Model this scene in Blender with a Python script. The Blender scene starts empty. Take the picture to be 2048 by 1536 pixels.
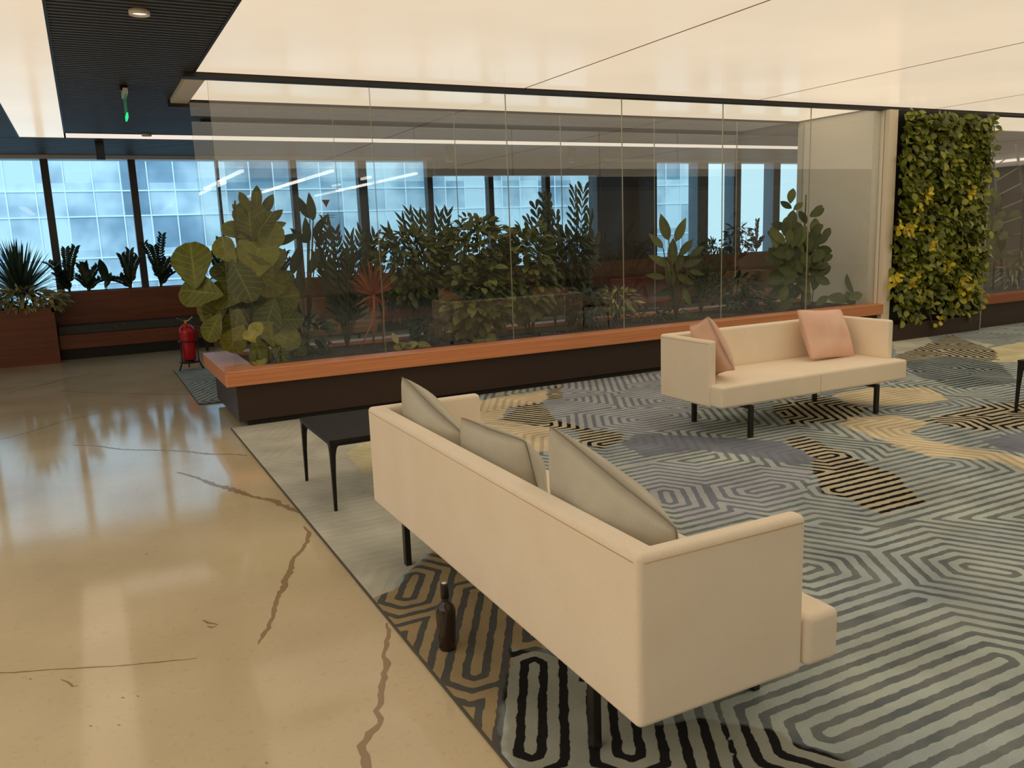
import bpy, math, random
import numpy as np
from mathutils import Vector, Matrix

scene = bpy.context.scene
C = scene.collection
random.seed(7)
rng = np.random.RandomState(3)

# ------------------------------------------------------------------ camera
FPX = 1649.565
HC = 1.55
YAW, PITCH, ROLL = 0.468575508, -0.182396497, -0.0370116605
_f = np.array([math.sin(YAW)*math.cos(PITCH), math.cos(YAW)*math.cos(PITCH), math.sin(PITCH)])
_rt = np.array([math.cos(YAW), -math.sin(YAW), 0.0])
_up = np.cross(_rt, _f)
RIGHT = _rt*math.cos(ROLL) + _up*math.sin(ROLL)
UP = -_rt*math.sin(ROLL) + _up*math.cos(ROLL)
FWD = _f
CAM = np.array([0.0, 0.0, HC])
cam_data = bpy.data.cameras.new('camera')
cam_data.sensor_width = 36.0
cam_data.sensor_fit = 'HORIZONTAL'
cam_data.lens = FPX/2048*36.0
cam_data.clip_end = 300
cam = bpy.data.objects.new('camera', cam_data)
C.objects.link(cam)
cam.matrix_world = Matrix(((RIGHT[0], UP[0], -FWD[0], 0), (RIGHT[1], UP[1], -FWD[1], 0), (RIGHT[2], UP[2], -FWD[2], HC), (0, 0, 0, 1)))
scene.camera = cam

# ------------------------------------------------------------------ world, sun, exposure
scene.view_settings.view_transform = 'Standard'
scene.view_settings.look = 'None'
scene.view_settings.gamma = 1
scene.view_settings.exposure = 0.0
scene.view_settings.use_curve_mapping = False
scene.cycles.transparent_max_bounces = 32
scene.cycles.max_bounces = 10

world = bpy.data.worlds.new('sky')
scene.world = world
world.use_nodes = True
wn = world.node_tree.nodes
wn['Background'].inputs[0].default_value = (0.56, 0.86, 1.0, 1)
wn['Background'].inputs[1].default_value = 1.38

sun_d = bpy.data.lights.new('sun', 'SUN')
sun_d.energy = 1.0
sun_d.angle = math.radians(3)
sun_d.color = (0.75, 0.9, 1.0)
sun = bpy.data.objects.new('sun', sun_d)
C.objects.link(sun)
sun.rotation_euler = Vector((0.25, 0.85, -0.5)).to_track_quat('-Z', 'Y').to_euler()

MEMBRANE = (0.78, 0.635, 0.46)
MEMBRANE_STRENGTH = 0.99

# ------------------------------------------------------------------ pixel helpers (2048 x 1536 frame)
def ray(x, y):
    return RIGHT*(x-1024)/FPX - UP*(y-768)/FPX + FWD
def at_z(x, y, z=0.0):
    d = ray(x, y); return CAM + d*(z-HC)/d[2]
def at_y(x, y, Y):
    d = ray(x, y); return CAM + d*Y/d[1]
def at_x(x, y, X):
    d = ray(x, y); return CAM + d*X/d[0]

# ------------------------------------------------------------------ materials
MATS = {}
def nmat(name):
    m = bpy.data.materials.new(name); m.use_nodes = True
    MATS[name] = m
    return m, m.node_tree.nodes, m.node_tree.links, m.node_tree.nodes['Principled BSDF']
def srgb(r, g, b):
    f = lambda c: (c/255/12.92) if c/255 <= 0.04045 else ((c/255+0.055)/1.055)**2.4
    return (f(r), f(g), f(b), 1)
def noise_mix(n, l, bsdf, c1, c2, scale, detail=4, coord='Object', stretch=(1, 1, 1), lo=.35, hi=.65, sock='Base Color'):
    tc = n.new('ShaderNodeTexCoord'); mp = n.new('ShaderNodeMapping'); mp.inputs['Scale'].default_value = stretch
    l.new(tc.outputs[coord], mp.inputs[0])
    t = n.new('ShaderNodeTexNoise'); t.inputs['Scale'].default_value = scale; t.inputs['Detail'].default_value = detail
    l.new(mp.outputs[0], t.inputs['Vector'])
    r = n.new('ShaderNodeValToRGB'); r.color_ramp.elements[0].position = lo; r.color_ramp.elements[1].position = hi
    r.color_ramp.elements[0].color = c1; r.color_ramp.elements[1].color = c2
    l.new(t.outputs[0], r.inputs[0])
    if sock: l.new(r.outputs[0], bsdf.inputs[sock])
    return mp, t, r
def bump(n, l, bsdf, src, strength, dist=0.002):
    b = n.new('ShaderNodeBump'); b.inputs['Strength'].default_value = strength; b.inputs['Distance'].default_value = dist
    l.new(src, b.inputs['Height']); l.new(b.outputs[0], bsdf.inputs['Normal'])
def plain(name, col, rough=.5, metal=0.0, spec=.5, emit=None, es=1.0):
    m, n, l, b = nmat(name)
    b.inputs['Base Color'].default_value = col; b.inputs['Roughness'].default_value = rough
    b.inputs['Metallic'].default_value = metal; b.inputs['Specular IOR Level'].default_value = spec
    if emit:
        b.inputs['Emission Color'].default_value = emit; b.inputs['Emission Strength'].default_value = es
    return m
def mottled(name, c1, c2, scale, rough=.5, stretch=(1, 1, 1), bumpy=0, spec=.5, detail=5, dist=.002, lo=.35, hi=.65):
    m, n, l, b = nmat(name)
    mp, t, r = noise_mix(n, l, b, c1, c2, scale, detail, stretch=stretch, lo=lo, hi=hi)
    b.inputs['Roughness'].default_value = rough; b.inputs['Specular IOR Level'].default_value = spec
    if bumpy: bump(n, l, b, t.outputs[0], bumpy, dist)
    return m
def fabric(name, c1, c2, scale=260):
    m, n, l, b = nmat(name)
    mp, t, r = noise_mix(n, l, b, c1, c2, 6, 8, lo=.3, hi=.7)
    tc = n.new('ShaderNodeTexCoord')
    mp2 = n.new('ShaderNodeMapping'); mp2.inputs['Scale'].default_value = (scale, scale, scale*1.3)
    l.new(tc.outputs['Object'], mp2.inputs[0])
    t2 = n.new('ShaderNodeTexNoise'); t2.inputs['Scale'].default_value = 1.6; t2.inputs['Detail'].default_value = 2
    l.new(mp2.outputs[0], t2.inputs['Vector'])
    mx = n.new('ShaderNodeMix'); mx.data_type = 'RGBA'; mx.blend_type = 'MULTIPLY'; mx.inputs[0].default_value = .2
    l.new(r.outputs[0], mx.inputs[6])
    r2 = n.new('ShaderNodeValToRGB'); r2.color_ramp.elements[0].color = (.45, .45, .45, 1); r2.color_ramp.elements[0].position = .3; r2.color_ramp.elements[1].position = .6
    l.new(t2.outputs[0], r2.inputs[0]); l.new(r2.outputs[0], mx.inputs[7]); l.new(mx.outputs[2], b.inputs['Base Color'])
    b.inputs['Roughness'].default_value = .95; b.inputs['Specular IOR Level'].default_value = .15
    b.inputs['Sheen Weight'].default_value = .15
    bump(n, l, b, t2.outputs[0], .35, .0012)
    return m
def wood(name, c1, c2, rough=.35, sx=.6, sy=14, sz=30):
    m, n, l, b = nmat(name)
    mp, t, r = noise_mix(n, l, b, c1, c2, 2.2, 6, stretch=(sx, sy, sz), lo=.3, hi=.7)
    t.inputs['Distortion'].default_value = .6
    b.inputs['Roughness'].default_value = rough
    bump(n, l, b, t.outputs[0], .08, .001)
    return m
def leafmat(name, dark, mid, light, rough=.42, trans=.2, vein=.35, nv=7.0):
    m, n, l, b = nmat(name)
    g = n.new('ShaderNodeNewGeometry')
    r = n.new('ShaderNodeValToRGB')
    e = r.color_ramp.elements
    e[0].color = dark; e[1].color = light; e[1].position = 1
    x = e.new(.55); x.color = mid
    l.new(g.outputs['Random Per Island'], r.inputs[0])
    tc = n.new('ShaderNodeTexCoord'); t = n.new('ShaderNodeTexNoise'); t.inputs['Scale'].default_value = 14
    l.new(tc.outputs['Object'], t.inputs['Vector'])
    mx = n.new('ShaderNodeMix'); mx.data_type = 'RGBA'; mx.blend_type = 'OVERLAY'; mx.inputs[0].default_value = .5
    l.new(r.outputs[0], mx.inputs[6]); l.new(t.outputs[0], mx.inputs[7])
    at = n.new('ShaderNodeAttribute'); at.attribute_name = 'lf'; sp = n.new('ShaderNodeSeparateXYZ'); l.new(at.outputs['Vector'], sp.inputs[0])
    def M(op, a, b_=None, c=None, clamp=False):
        x = n.new('ShaderNodeMath'); x.operation = op; x.use_clamp = clamp
        for i, v in enumerate((a, b_, c)):
            if v is None: continue
            if isinstance(v, (int, float)): x.inputs[i].default_value = v
            else: l.new(v, x.inputs[i])
        return x.outputs[0]
    sa = M('ABSOLUTE', sp.outputs[0])
    rib = M('SUBTRACT', 1.0, M('MULTIPLY', sa, 12.0), clamp=True)
    lat = M('ABSOLUTE', M('SUBTRACT', M('FRACT', M('SUBTRACT', M('MULTIPLY', sp.outputs[1], nv), M('MULTIPLY', sa, 1.3))), .5))
    lat = M('MULTIPLY', M('SUBTRACT', 1.0, M('MULTIPLY', lat, 9.0), clamp=True), .8)
    vm = M('MULTIPLY', M('MAXIMUM', rib, lat), vein)
    vmx = n.new('ShaderNodeMix'); vmx.data_type = 'RGBA'; l.new(vm, vmx.inputs[0]); l.new(mx.outputs[2], vmx.inputs[6]); vmx.inputs[7].default_value = tuple(min(1, c*1.7) for c in light[:3])+(1,)
    mx = vmx
    bump(n, l, b, M('MAXIMUM', rib, lat), -.35, .004)
    l.new(mx.outputs[2], b.inputs['Base Color'])
    b.inputs['Roughness'].default_value = rough
    tr = n.new('ShaderNodeBsdfTranslucent'); l.new(mx.outputs[2], tr.inputs[0])
    ms = n.new('ShaderNodeMixShader'); ms.inputs[0].default_value = trans
    l.new(b.outputs[0], ms.inputs[1]); l.new(tr.outputs[0], ms.inputs[2])
    l.new(ms.outputs[0], n['Material Output'].inputs[0])
    return m
def glassmat(name, tint, r0, rscale, rough=0.0):
    m = bpy.data.materials.new(name); m.use_nodes = True; MATS[name] = m
    n = m.node_tree.nodes; l = m.node_tree.links
    n.remove(n['Principled BSDF'])
    t = n.new('ShaderNodeBsdfTransparent'); t.inputs[0].default_value = tint
    gl = n.new('ShaderNodeBsdfGlossy'); gl.inputs['Roughness'].default_value = rough; gl.inputs[0].default_value = (1, 1, 1, 1)
    fr = n.new('ShaderNodeLayerWeight'); fr.inputs[0].default_value = .5
    p = n.new('ShaderNodeMath'); p.operation = 'POWER'; p.inputs[1].default_value = 3.0
    ml = n.new('ShaderNodeMath'); ml.operation = 'MULTIPLY_ADD'; ml.inputs[1].default_value = rscale; ml.inputs[2].default_value = r0
    ml.use_clamp = True
    l.new(fr.outputs['Facing'], p.inputs[0]); l.new(p.outputs[0], ml.inputs[0])
    ms = n.new('ShaderNodeMixShader')
    l.new(ml.outputs[0], ms.inputs[0]); l.new(t.outputs[0], ms.inputs[1]); l.new(gl.outputs[0], ms.inputs[2])
    l.new(ms.outputs[0], n['Material Output'].inputs[0])
    return m

SOFA = fabric('sofa_fabric', srgb(250, 236, 212), srgb(254, 241, 220))
GREYC = fabric('grey_cushion_fabric', srgb(196, 192, 174), srgb(208, 204, 188))
PINK = fabric('pink_cushion_fabric', srgb(240, 196, 172), srgb(246, 208, 188))
BROWNS = fabric('tan_sofa_fabric', srgb(150, 112, 74), srgb(165, 126, 84))
REDS = fabric('rust_fabric', srgb(140, 62, 40), srgb(150, 72, 46))
GREYS = fabric('charcoal_fabric', srgb(70, 72, 72), srgb(82, 84, 84))
BLACKM = plain('black_metal', (.012, .011, .010, 1), .35)
BLACKW = mottled('black_stained_wood', (.010, .008, .007, 1), (.02, .017, .014, 1), 30, .5, spec=.25)
STITCH = plain('stitch', srgb(214, 180, 136), .9)
STITCHG = plain('grey_stitch', srgb(140, 134, 116), .9)
ORANGE = wood('orange_teak', srgb(200, 128, 84), srgb(224, 150, 102), .4, .5, 14, 30)
REDWOOD = wood('red_brown_veneer', srgb(98, 50, 26), srgb(126, 68, 38), .4, .5, 5, 9)
DARKB = plain('dark_brown_laminate', srgb(58, 42, 32), .45)
PLINTH = plain('black_plinth', (.008, .006, .005, 1), .6)
EDGEW = plain('ledge_edge_strip', srgb(235, 170, 120), .4)
SOIL = mottled('soil', (.02, .013, .008, 1), (.06, .04, .025, 1), 40, .95, bumpy=1, dist=.02)
CEILB = plain('ceiling_void', (.012, .012, .013, 1), .9)
SLAT = plain('louver_slat', (.085, .085, .088, 1), .45)
TRACK = plain('black_track', (.02, .018, .016, 1), .5)
SOFFIT = plain('beige_soffit', srgb(244, 230, 204), .5)
WALLW = mottled('cream_wall', srgb(250, 240, 218), srgb(253, 244, 224), 1.2, .35)
WALLP = mottled('plaster_wall', srgb(226, 216, 196), srgb(232, 222, 204), .8, .7)
WALLG = mottled('grey_wall', srgb(150, 145, 138), srgb(164, 158, 150), .8, .7)
WALLD = mottled('dark_panel', srgb(62, 60, 66), srgb(84, 80, 84), 1.5, .3, stretch=(3, 1, .3))
MULL = plain('mullion', srgb(78, 70, 70), .4)
MULLS = plain('mullion_silver', srgb(120, 130, 140), .35, .4)
HEAD = plain('window_head', srgb(236, 236, 240), .5)
CUSHD = mottled('bench_pad', srgb(56, 56, 54), srgb(66, 66, 62), 20, .7)
REDP = plain('red_paint', srgb(186, 20, 30), .25)
BRASS = plain('brass', srgb(200, 160, 70), .3, .8)
CHROME = plain('chrome', srgb(190, 190, 190), .2, .9)
WHITE = plain('white_plastic', srgb(235, 230, 222), .4)
ALU = plain('aluminium', srgb(190, 186, 178), .35, .5)
BOTTLE = plain('smoked_bottle', srgb(52, 40, 32), .18)
STEM = mottled('plant_stem', srgb(70, 66, 36), srgb(96, 88, 50), 20, .7)
STEMB = mottled('brown_stem', srgb(70, 50, 32), srgb(96, 70, 46), 20, .8)

G_FIG = leafmat('fig_leaf', srgb(70, 82, 34), srgb(106, 112, 44), srgb(136, 138, 58), vein=.55)
G_DARK = leafmat('dark_leaf', srgb(26, 42, 26), srgb(40, 58, 34), srgb(62, 76, 42))
G_ZZ = leafmat('glossy_dark_leaf', srgb(20, 38, 30), srgb(26, 50, 36), srgb(36, 66, 44), .3, .1)
G_MID = leafmat('mid_leaf', srgb(54, 70, 34), srgb(84, 98, 48), srgb(124, 130, 68))
G_VAR = leafmat('variegated_leaf', srgb(84, 90, 48), srgb(150, 144, 86), srgb(214, 200, 140))
G_AGAVE = leafmat('sword_leaf', srgb(40, 58, 46), srgb(60, 78, 60), srgb(84, 100, 74))
G_RED = leafmat('rust_frond', srgb(104, 52, 34), srgb(140, 72, 48), srgb(170, 96, 64))
G_WALL = leafmat('wall_leaf', srgb(70, 84, 28), srgb(118, 130, 44), srgb(176, 178, 68), .35, .3)
G_YEL = leafmat('yellow_leaf', srgb(190, 170, 20), srgb(220, 200, 34), srgb(236, 222, 80), .4, .3)
G_LIME = leafmat('lime_leaf', srgb(140, 140, 50), srgb(170, 164, 66), srgb(190, 184, 84), .4, .3)

GLASS = glassmat('partition_glass', (.94, .955, .93, 1), .11, .5)
WGLASS = glassmat('window_glass', (.95, .98, 1, 1), .02, .3)
GEDGE = plain('glass_edge', srgb(120, 150, 130), .2)
GEDGEP = plain('glass_joint', srgb(200, 196, 170), .3)

def membrane():
    m, n, l, b = nmat('lit_membrane')
    mp, t, r = noise_mix(n, l, b, (.93, .93, .93, 1), (1, 1, 1, 1), .7, 3, sock=None)
    mx = n.new('ShaderNodeMix'); mx.data_type = 'RGBA'; mx.blend_type = 'MULTIPLY'; mx.inputs[0].default_value = 1
    mx.inputs[6].default_value = (*MEMBRANE, 1); l.new(r.outputs[0], mx.inputs[7])
    l.new(mx.outputs[2], b.inputs['Emission Color']); b.inputs['Emission Strength'].default_value = MEMBRANE_STRENGTH
    b.inputs['Base Color'].default_value = (.25, .22, .18, 1); b.inputs['Roughness'].default_value = .16
    b.inputs['IOR'].default_value = 1.13
    return m
MEMB = membrane()
SEAM = plain('membrane_seam', srgb(180, 150, 120), .5)
def lamp_mat(name, col, s):
    m = bpy.data.materials.new(name); m.use_nodes = True; n = m.node_tree.nodes; l = m.node_tree.links
    n.remove(n['Principled BSDF']); e = n.new('ShaderNodeEmission'); e.inputs[0].default_value = col; e.inputs[1].default_value = s
    l.new(e.outputs[0], n['Material Output'].inputs[0]); return m
STRIP = lamp_mat('strip_light', (1.0, .86, .74, 1), .95)
LINE = lamp_mat('line_light', (1.0, .93, .84, 1), 4.5)
LINE_FILL = lamp_mat('fill_line_light', (1.0, .84, .66, 1), 8)  # only for the lamp rows added at the left as fill
STRIP_FILL = lamp_mat('fill_membrane', (1.0, .84, .67, 1), 1.55)  # glow of the unseen fill panel added at the left
DOWN = lamp_mat('downlight_glow', (1, .9, .75, 1), 1.0)
GREENL = lamp_mat('green_glow', (.03, .75, .25, 1), 1.2)

# ------------------------------------------------------------------ object helpers
def tag(o, label=None, cat=None, group=None, kind=None):
    if label: o['label'] = label
    if cat: o['category'] = cat
    if group: o['group'] = group
    if kind: o['kind'] = kind
    return o
def empty(name, loc, label=None, cat=None, group=None, kind=None):
    o = bpy.data.objects.new(name, None); C.objects.link(o); o.location = loc; o.empty_display_size = .1
    return tag(o, label, cat, group, kind)
def wl(p):
    v = Vector((0, 0, 0))
    while p is not None: v += p.location; p = p.parent
    return v
class MB:
    def __init__(s): s.v = []; s.f = []; s.m = []; s.sm = []; s.lf = {}
    def add(s, vs, fs, mi=0, smooth=False):
        o = len(s.v); s.v.extend([tuple(map(float, v)) for v in vs])
        for f in fs: s.f.append(tuple(i+o for i in f)); s.m.append(mi); s.sm.append(smooth)
        return s
    def box(s, x0, x1, y0, y1, z0, z1, mi=0):
        vs = [(x, y, z) for z in (z0, z1) for y in (y0, y1) for x in (x0, x1)]
        return s.add(vs, [(0, 2, 3, 1), (4, 5, 7, 6), (0, 1, 5, 4), (2, 6, 7, 3), (0, 4, 6, 2), (1, 3, 7, 5)], mi)
    def quad(s, a, b, c, d, mi=0): return s.add([a, b, c, d], [(0, 1, 2, 3)], mi)
    def tube(s, pts, r, n=8, mi=0, caps=True):
        pts = [Vector(p) for p in pts]
        rs = r if hasattr(r, '__len__') else [r]*len(pts)
        vs = []; prev = None
        for i, p in enumerate(pts):
            d = (pts[min(i+1, len(pts)-1)] - pts[max(i-1, 0)])
            if d.length < 1e-9: d = Vector((0, 0, 1))
            d.normalize()
            a = d.orthogonal().normalized() if prev is None else (prev - d*prev.dot(d)).normalized()
            prev = a; b = d.cross(a)
            for k in range(n):
                t = 2*math.pi*k/n; vs.append(p + (a*math.cos(t)+b*math.sin(t))*rs[i])
        fs = [(i*n+k, i*n+(k+1) % n, (i+1)*n+(k+1) % n, (i+1)*n+k) for i in range(len(pts)-1) for k in range(n)]
        if caps: fs += [tuple(range(n))[::-1], tuple((len(pts)-1)*n+k for k in range(n))]
        return s.add(vs, fs, mi, True)
    def bar(s, a, b, w, h=None, mi=0):
        h = h or w; a = Vector(a); b = Vector(b); d = (b-a).normalized()
        u = Vector((0, 0, 1)) if abs(d.z) < .9 else Vector((0, 1, 0))
        x = d.cross(u).normalized(); y = x.cross(d)
        vs = [p + x*sx*w/2 + y*sy*h/2 for p in (a, b) for sx, sy in ((-1, -1), (1, -1), (1, 1), (-1, 1))]
        return s.add(vs, [(3, 2, 1, 0), (4, 5, 6, 7), (0, 1, 5, 4), (1, 2, 6, 5), (2, 3, 7, 6), (3, 0, 4, 7)], mi)
    def lathe(s, c, prof, n=28, mi=0):
        vs = [(c[0]+r*math.cos(2*math.pi*k/n), c[1]+r*math.sin(2*math.pi*k/n), c[2]+z) for r, z in prof for k in range(n)]
        fs = [(i*n+k, i*n+(k+1) % n, (i+1)*n+(k+1) % n, (i+1)*n+k) for i in range(len(prof)-1) for k in range(n)]
        return s.add(vs, fs, mi, True)
    def leaf(s, base, d, nrm, L, W, prof='oval', droop=.4, cup=.15, n=6, wave=0, mi=0):
        d = Vector(d).normalized(); nrm = Vector(nrm)
        nrm = nrm - d*nrm.dot(d)
        if nrm.length < 1e-4: nrm = d.orthogonal()
        nrm.normalize(); side = d.cross(nrm)
        p = Vector(base); vs = []; step = L/n
        for i in range(n+1):
            t = i/n
            if prof == 'oval': w = math.sin(math.pi*min(1, t*.97+.02))**.75
            elif prof == 'obov': w = (math.sin(math.pi*(t**1.12)*.97+.02))**.55*(.55+.45*min(1, t*1.6))
            elif prof == 'lance': w = math.sin(math.pi*(t**.75))**.9
            elif prof == 'sword': w = (1-t)**.6*min(1, .55+t*2.5)
            elif prof == 'blunt': w = min(1, .15+t*1.4)*(1 if t < .8 else 1-(t-.8)*3)
            elif prof == 'heart': w = [.02, .75, 1, .85, .55, .02][min(5, int(round(t*5)))] if n == 5 else math.sin(math.pi*t**.6)**.7
            else: w = 1
            w = max(w, .02)*W/2
            lift = abs(cup)*w*(1 if cup > 0 else -1)
            wv = wave*math.sin(t*17+L*40)*W
            vs += [p - side*w + nrm*(lift+wv), p, p + side*w + nrm*(lift-wv)]
            ang = droop/n
            d2 = d*math.cos(ang) - nrm*math.sin(ang); nrm = nrm*math.cos(ang) + d*math.sin(ang); d = d2
            p = p + d*step
        fs = []
        for i in range(n):
            a = i*3; fs += [(a, a+1, a+4, a+3), (a+1, a+2, a+5, a+4)]
        o = len(s.v)
        for i in range(n+1):
            for k in (0, 1, 2): s.lf[o+i*3+k] = (k-1.0, i/n)
        return s.add(vs, fs, mi, True)
    def build(s, name, mats, parent=None, bevel=0, seg=2, smooth=None, label=None, world=True):
        me = bpy.data.meshes.new(name)
        off = wl(parent) if (parent and world) else Vector((0, 0, 0))
        me.from_pydata([Vector(v)-off for v in s.v], [], s.f)
        mats = mats if isinstance(mats, (list, tuple)) else [mats]
        for m in mats: me.materials.append(m)
        me.polygons.foreach_set('material_index', s.m)
        me.polygons.foreach_set('use_smooth', s.sm if smooth is None else [smooth]*len(s.f))
        if s.lf:
            a = me.attributes.new('lf', 'FLOAT2', 'POINT'); arr = np.zeros((len(s.v), 2), np.float32); arr[:, 1] = .5
            for i, q in s.lf.items(): arr[i] = q
            a.data.foreach_set('vector', arr.ravel())
        me.update()
        o = bpy.data.objects.new(name, me); C.objects.link(o); o.parent = parent
        if bevel:
            md = o.modifiers.new('bevel', 'BEVEL'); md.width = bevel; md.segments = seg; md.limit_method = 'ANGLE'
            for p in me.polygons: p.use_smooth = True
            w = o.modifiers.new('wn', 'WEIGHTED_NORMAL'); w.keep_sharp = False
        if label: o['label'] = label
        return o
def struct(name, mb, mats, parent=None, **k):
    o = mb.build(name, mats, parent, **k)
    if parent is None: o['kind'] = 'structure'
    return o
def copy_tree(o, parent=None):
    c = o.copy(); C.objects.link(c); c.parent = parent
    for ch in list(o.children): copy_tree(ch, c)
    return c

ZC = 2.87
# ================================================================== SETTING
# ---- floor with cracks
def floor_mat(name, c1, c2, rough):
    m, n, l, b = nmat(name)
    mp, t, r = noise_mix(n, l, b, c1, c2, 1.3, 9, lo=.3, hi=.7)
    tc = n.new('ShaderNodeTexCoord')
    t2 = n.new('ShaderNodeTexNoise'); t2.inputs['Scale'].default_value = 34; t2.inputs['Detail'].default_value = 8
    l.new(tc.outputs['Object'], t2.inputs['Vector'])
    mx = n.new('ShaderNodeMix'); mx.data_type = 'RGBA'; mx.blend_type = 'MULTIPLY'; mx.inputs[0].default_value = .45
    r2 = n.new('ShaderNodeValToRGB'); r2.color_ramp.elements[0].position = .30; r2.color_ramp.elements[1].position = .42; r2.color_ramp.elements[0].color = (.78, .75, .70, 1)
    l.new(t2.outputs[0], r2.inputs[0]); l.new(r.outputs[0], mx.inputs[6]); l.new(r2.outputs[0], mx.inputs[7])
    l.new(mx.outputs[2], b.inputs['Base Color'])
    mr = n.new('ShaderNodeMapRange'); mr.inputs[3].default_value = rough*.6; mr.inputs[4].default_value = rough*1.5
    l.new(t.outputs[0], mr.inputs[0]); l.new(mr.outputs[0], b.inputs['Roughness'])
    b.inputs['IOR'].default_value = 1.55
    return m
FLOOR = floor_mat('polished_concrete', srgb(202, 186, 152), srgb(222, 206, 172), .09)
CRACK = floor_mat('crack_filler', srgb(150, 124, 92), srgb(164, 138, 104), .2)
fl = MB(); fl.box(-9, 24, -9, 14.3, -.2, 0)
def crack(pts, widths, jit=.35):
    W = [at_z(x, y, 0) for x, y in pts]
    L = []
    for i in range(len(W)-1):
        n = max(2, int(np.linalg.norm(W[i+1]-W[i])/.025))
        for k in range(n):
            t = k/n; L.append((W[i]*(1-t)+W[i+1]*t, widths[i]*(1-t)+widths[i+1]*t))
    L.append((W[-1], widths[-1]))
    vs = []
    for i, (p, w) in enumerate(L):
        d = L[min(i+1, len(L)-1)][0]-L[max(i-1, 0)][0]; d = d/np.linalg.norm(d); s = np.array([-d[1], d[0], 0])
        j = s*random.uniform(-.25, .25)*w
        a = p+j+s*w*.5*(1+random.uniform(-jit, jit)); b = p+j-s*w*.5*(1+random.uniform(-jit, jit))
        vs += [(a[0], a[1], .0008), (b[0], b[1], .0008)]
    fl.add(vs, [(i*2, i*2+1, i*2+3, i*2+2) for i in range(len(L)-1)], 1)
def px(o, s, L): return [(o[0]+a/s, o[1]+b/s) for a, b in L]
crack(px((420, 820), 2.145, [(405, 500), (428, 530), (415, 570), (385, 610), (350, 650), (340, 700), (325, 740), (300, 790), (275, 850), (268, 900), (240, 950), (205, 1005)]),
      [.012, .022, .024, .018, .022, .028, .034, .022, .018, .022, .020, .006])
crack(px((420, 820), 2.145, [(755, 915), (768, 960), (745, 1040), (758, 1110), (735, 1170), (728, 1240), (718, 1290), (728, 1345), (680, 1385), (655, 1440), (665, 1536), (660, 1600)]),
      [.010, .017, .016, .024, .020, .022, .018, .022, .026, .030, .028, .026])
crack(px((0, 700), 3.413, [(1215, 835), (1370, 880), (1480, 925), (1600, 955), (1730, 1000), (1860, 1030), (1990, 1085), (2040, 1112)]),
      [.02, .02, .04, .05, .03, .045, .035, .01])
crack(px((0, 700), 3.413, [(500, 650), (660, 655), (840, 680), (1100, 685), (1250, 690), (1430, 712), (1600, 712), (1690, 722)]), [.02, .02, .022, .018, .02, .03, .016, .014])
crack(px((0, 700), 3.413, [(0, 612), (250, 548), (430, 485), (580, 455), (700, 412)]), [.012, .014, .012, .012, .008])
crack(px((0, 700), 3.413, [(0, 305), (200, 262), (400, 210), (640, 155)]), [.016, .016, .016, .01])
crack(px((0, 700), 3.413, [(420, 280), (700, 295), (1000, 300), (1320, 305)]), [.014, .016, .016, .012])
crack(px((0, 1000), 2.56, [(0, 885), (120, 880), (300, 866), (460, 858), (600, 850), (760, 835), (900, 822), (1010, 812)]), [.007, .007, .006, .008, .006, .007, .006, .002])
crack(px((0, 1000), 2.56, [(1040, 615), (1070, 628), (1115, 640)]), [.006, .016, .004])
crack(px((0, 1000), 2.56, [(1060, 645), (1085, 655), (1105, 645)]), [.004, .012, .004])
crack(px((0, 1000), 2.56, [(310, 920), (345, 930), (375, 955), (400, 950)]), [.003, .008, .008, .003])
for a, b in ((700, 1003), (625, 1010), (150, 915), (460, 1155), (605, 1150), (745, 275), (1360, 1345)):
    crack(px((0, 1000), 2.56, [(a, b), (a+12, b+4)]), [.006, .004])
struct('floor', fl, [FLOOR, CRACK])

# ---- ceiling: dark void plate and thin louver blades
ce = MB(); ce.box(-9.2, 24.2, -9.2, 14.3, 3.0, 3.2, 1)
def blades(x0, x1, y0, y1, pitch=.07, w=.028):
    n = int((y1-y0)/pitch)
    for i in range(n):
        y = y0+(i+.5)*pitch; ce.box(x0, x1, y-w/2, y+w/2, ZC, ZC+.035, 0)
blades(-.04, .925, -1.7, 11.2)
blades(.925, 15, 8.6, 11.2)
blades(-5, -.53, 2, 11.74, .06)
blades(-5, 15, 11.75, 13.86)
blades(-9, 24, -9, -1.75, .12, .05)
struct('ceiling', ce, [SLAT, CEILB])

# ---- walls
struct('wall_left', MB().box(-9.2, -9, -9, 14.3, 0, 3.0), WALLP)
struct('wall_right', MB().box(24, 24.2, -9, 14.3, 0, 3.0), WALLP)
struct('wall_back', MB().box(-9.2, 24.2, -9.2, -9, 0, 3.0), WALLP)
struct('wall_partition', MB().box(8.80, 8.95, 7.16, 8.53, 0, ZC), WALLW, bevel=.004)
struct('wall_column', MB().box(9.12, 10.48, 13.885, 14.32, 0, 3.0), WALLD)
struct('wall_window', MB().box(-9, 24, 13.9, 14.2, 0, .42).box(-9, 24, 13.88, 14.2, 2.82, 3.0).box(14.7, 24, 13.9, 14.2, .4, 3.0), HEAD)
struct('trim_header', MB().box(5.6, 9.12, 13.7, 13.9, 2.56, ZC), MULL)
struct('wall_grey', MB().box(17.6, 17.75, 7.6, 13.9, 0, 2.86), WALLG)

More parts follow.
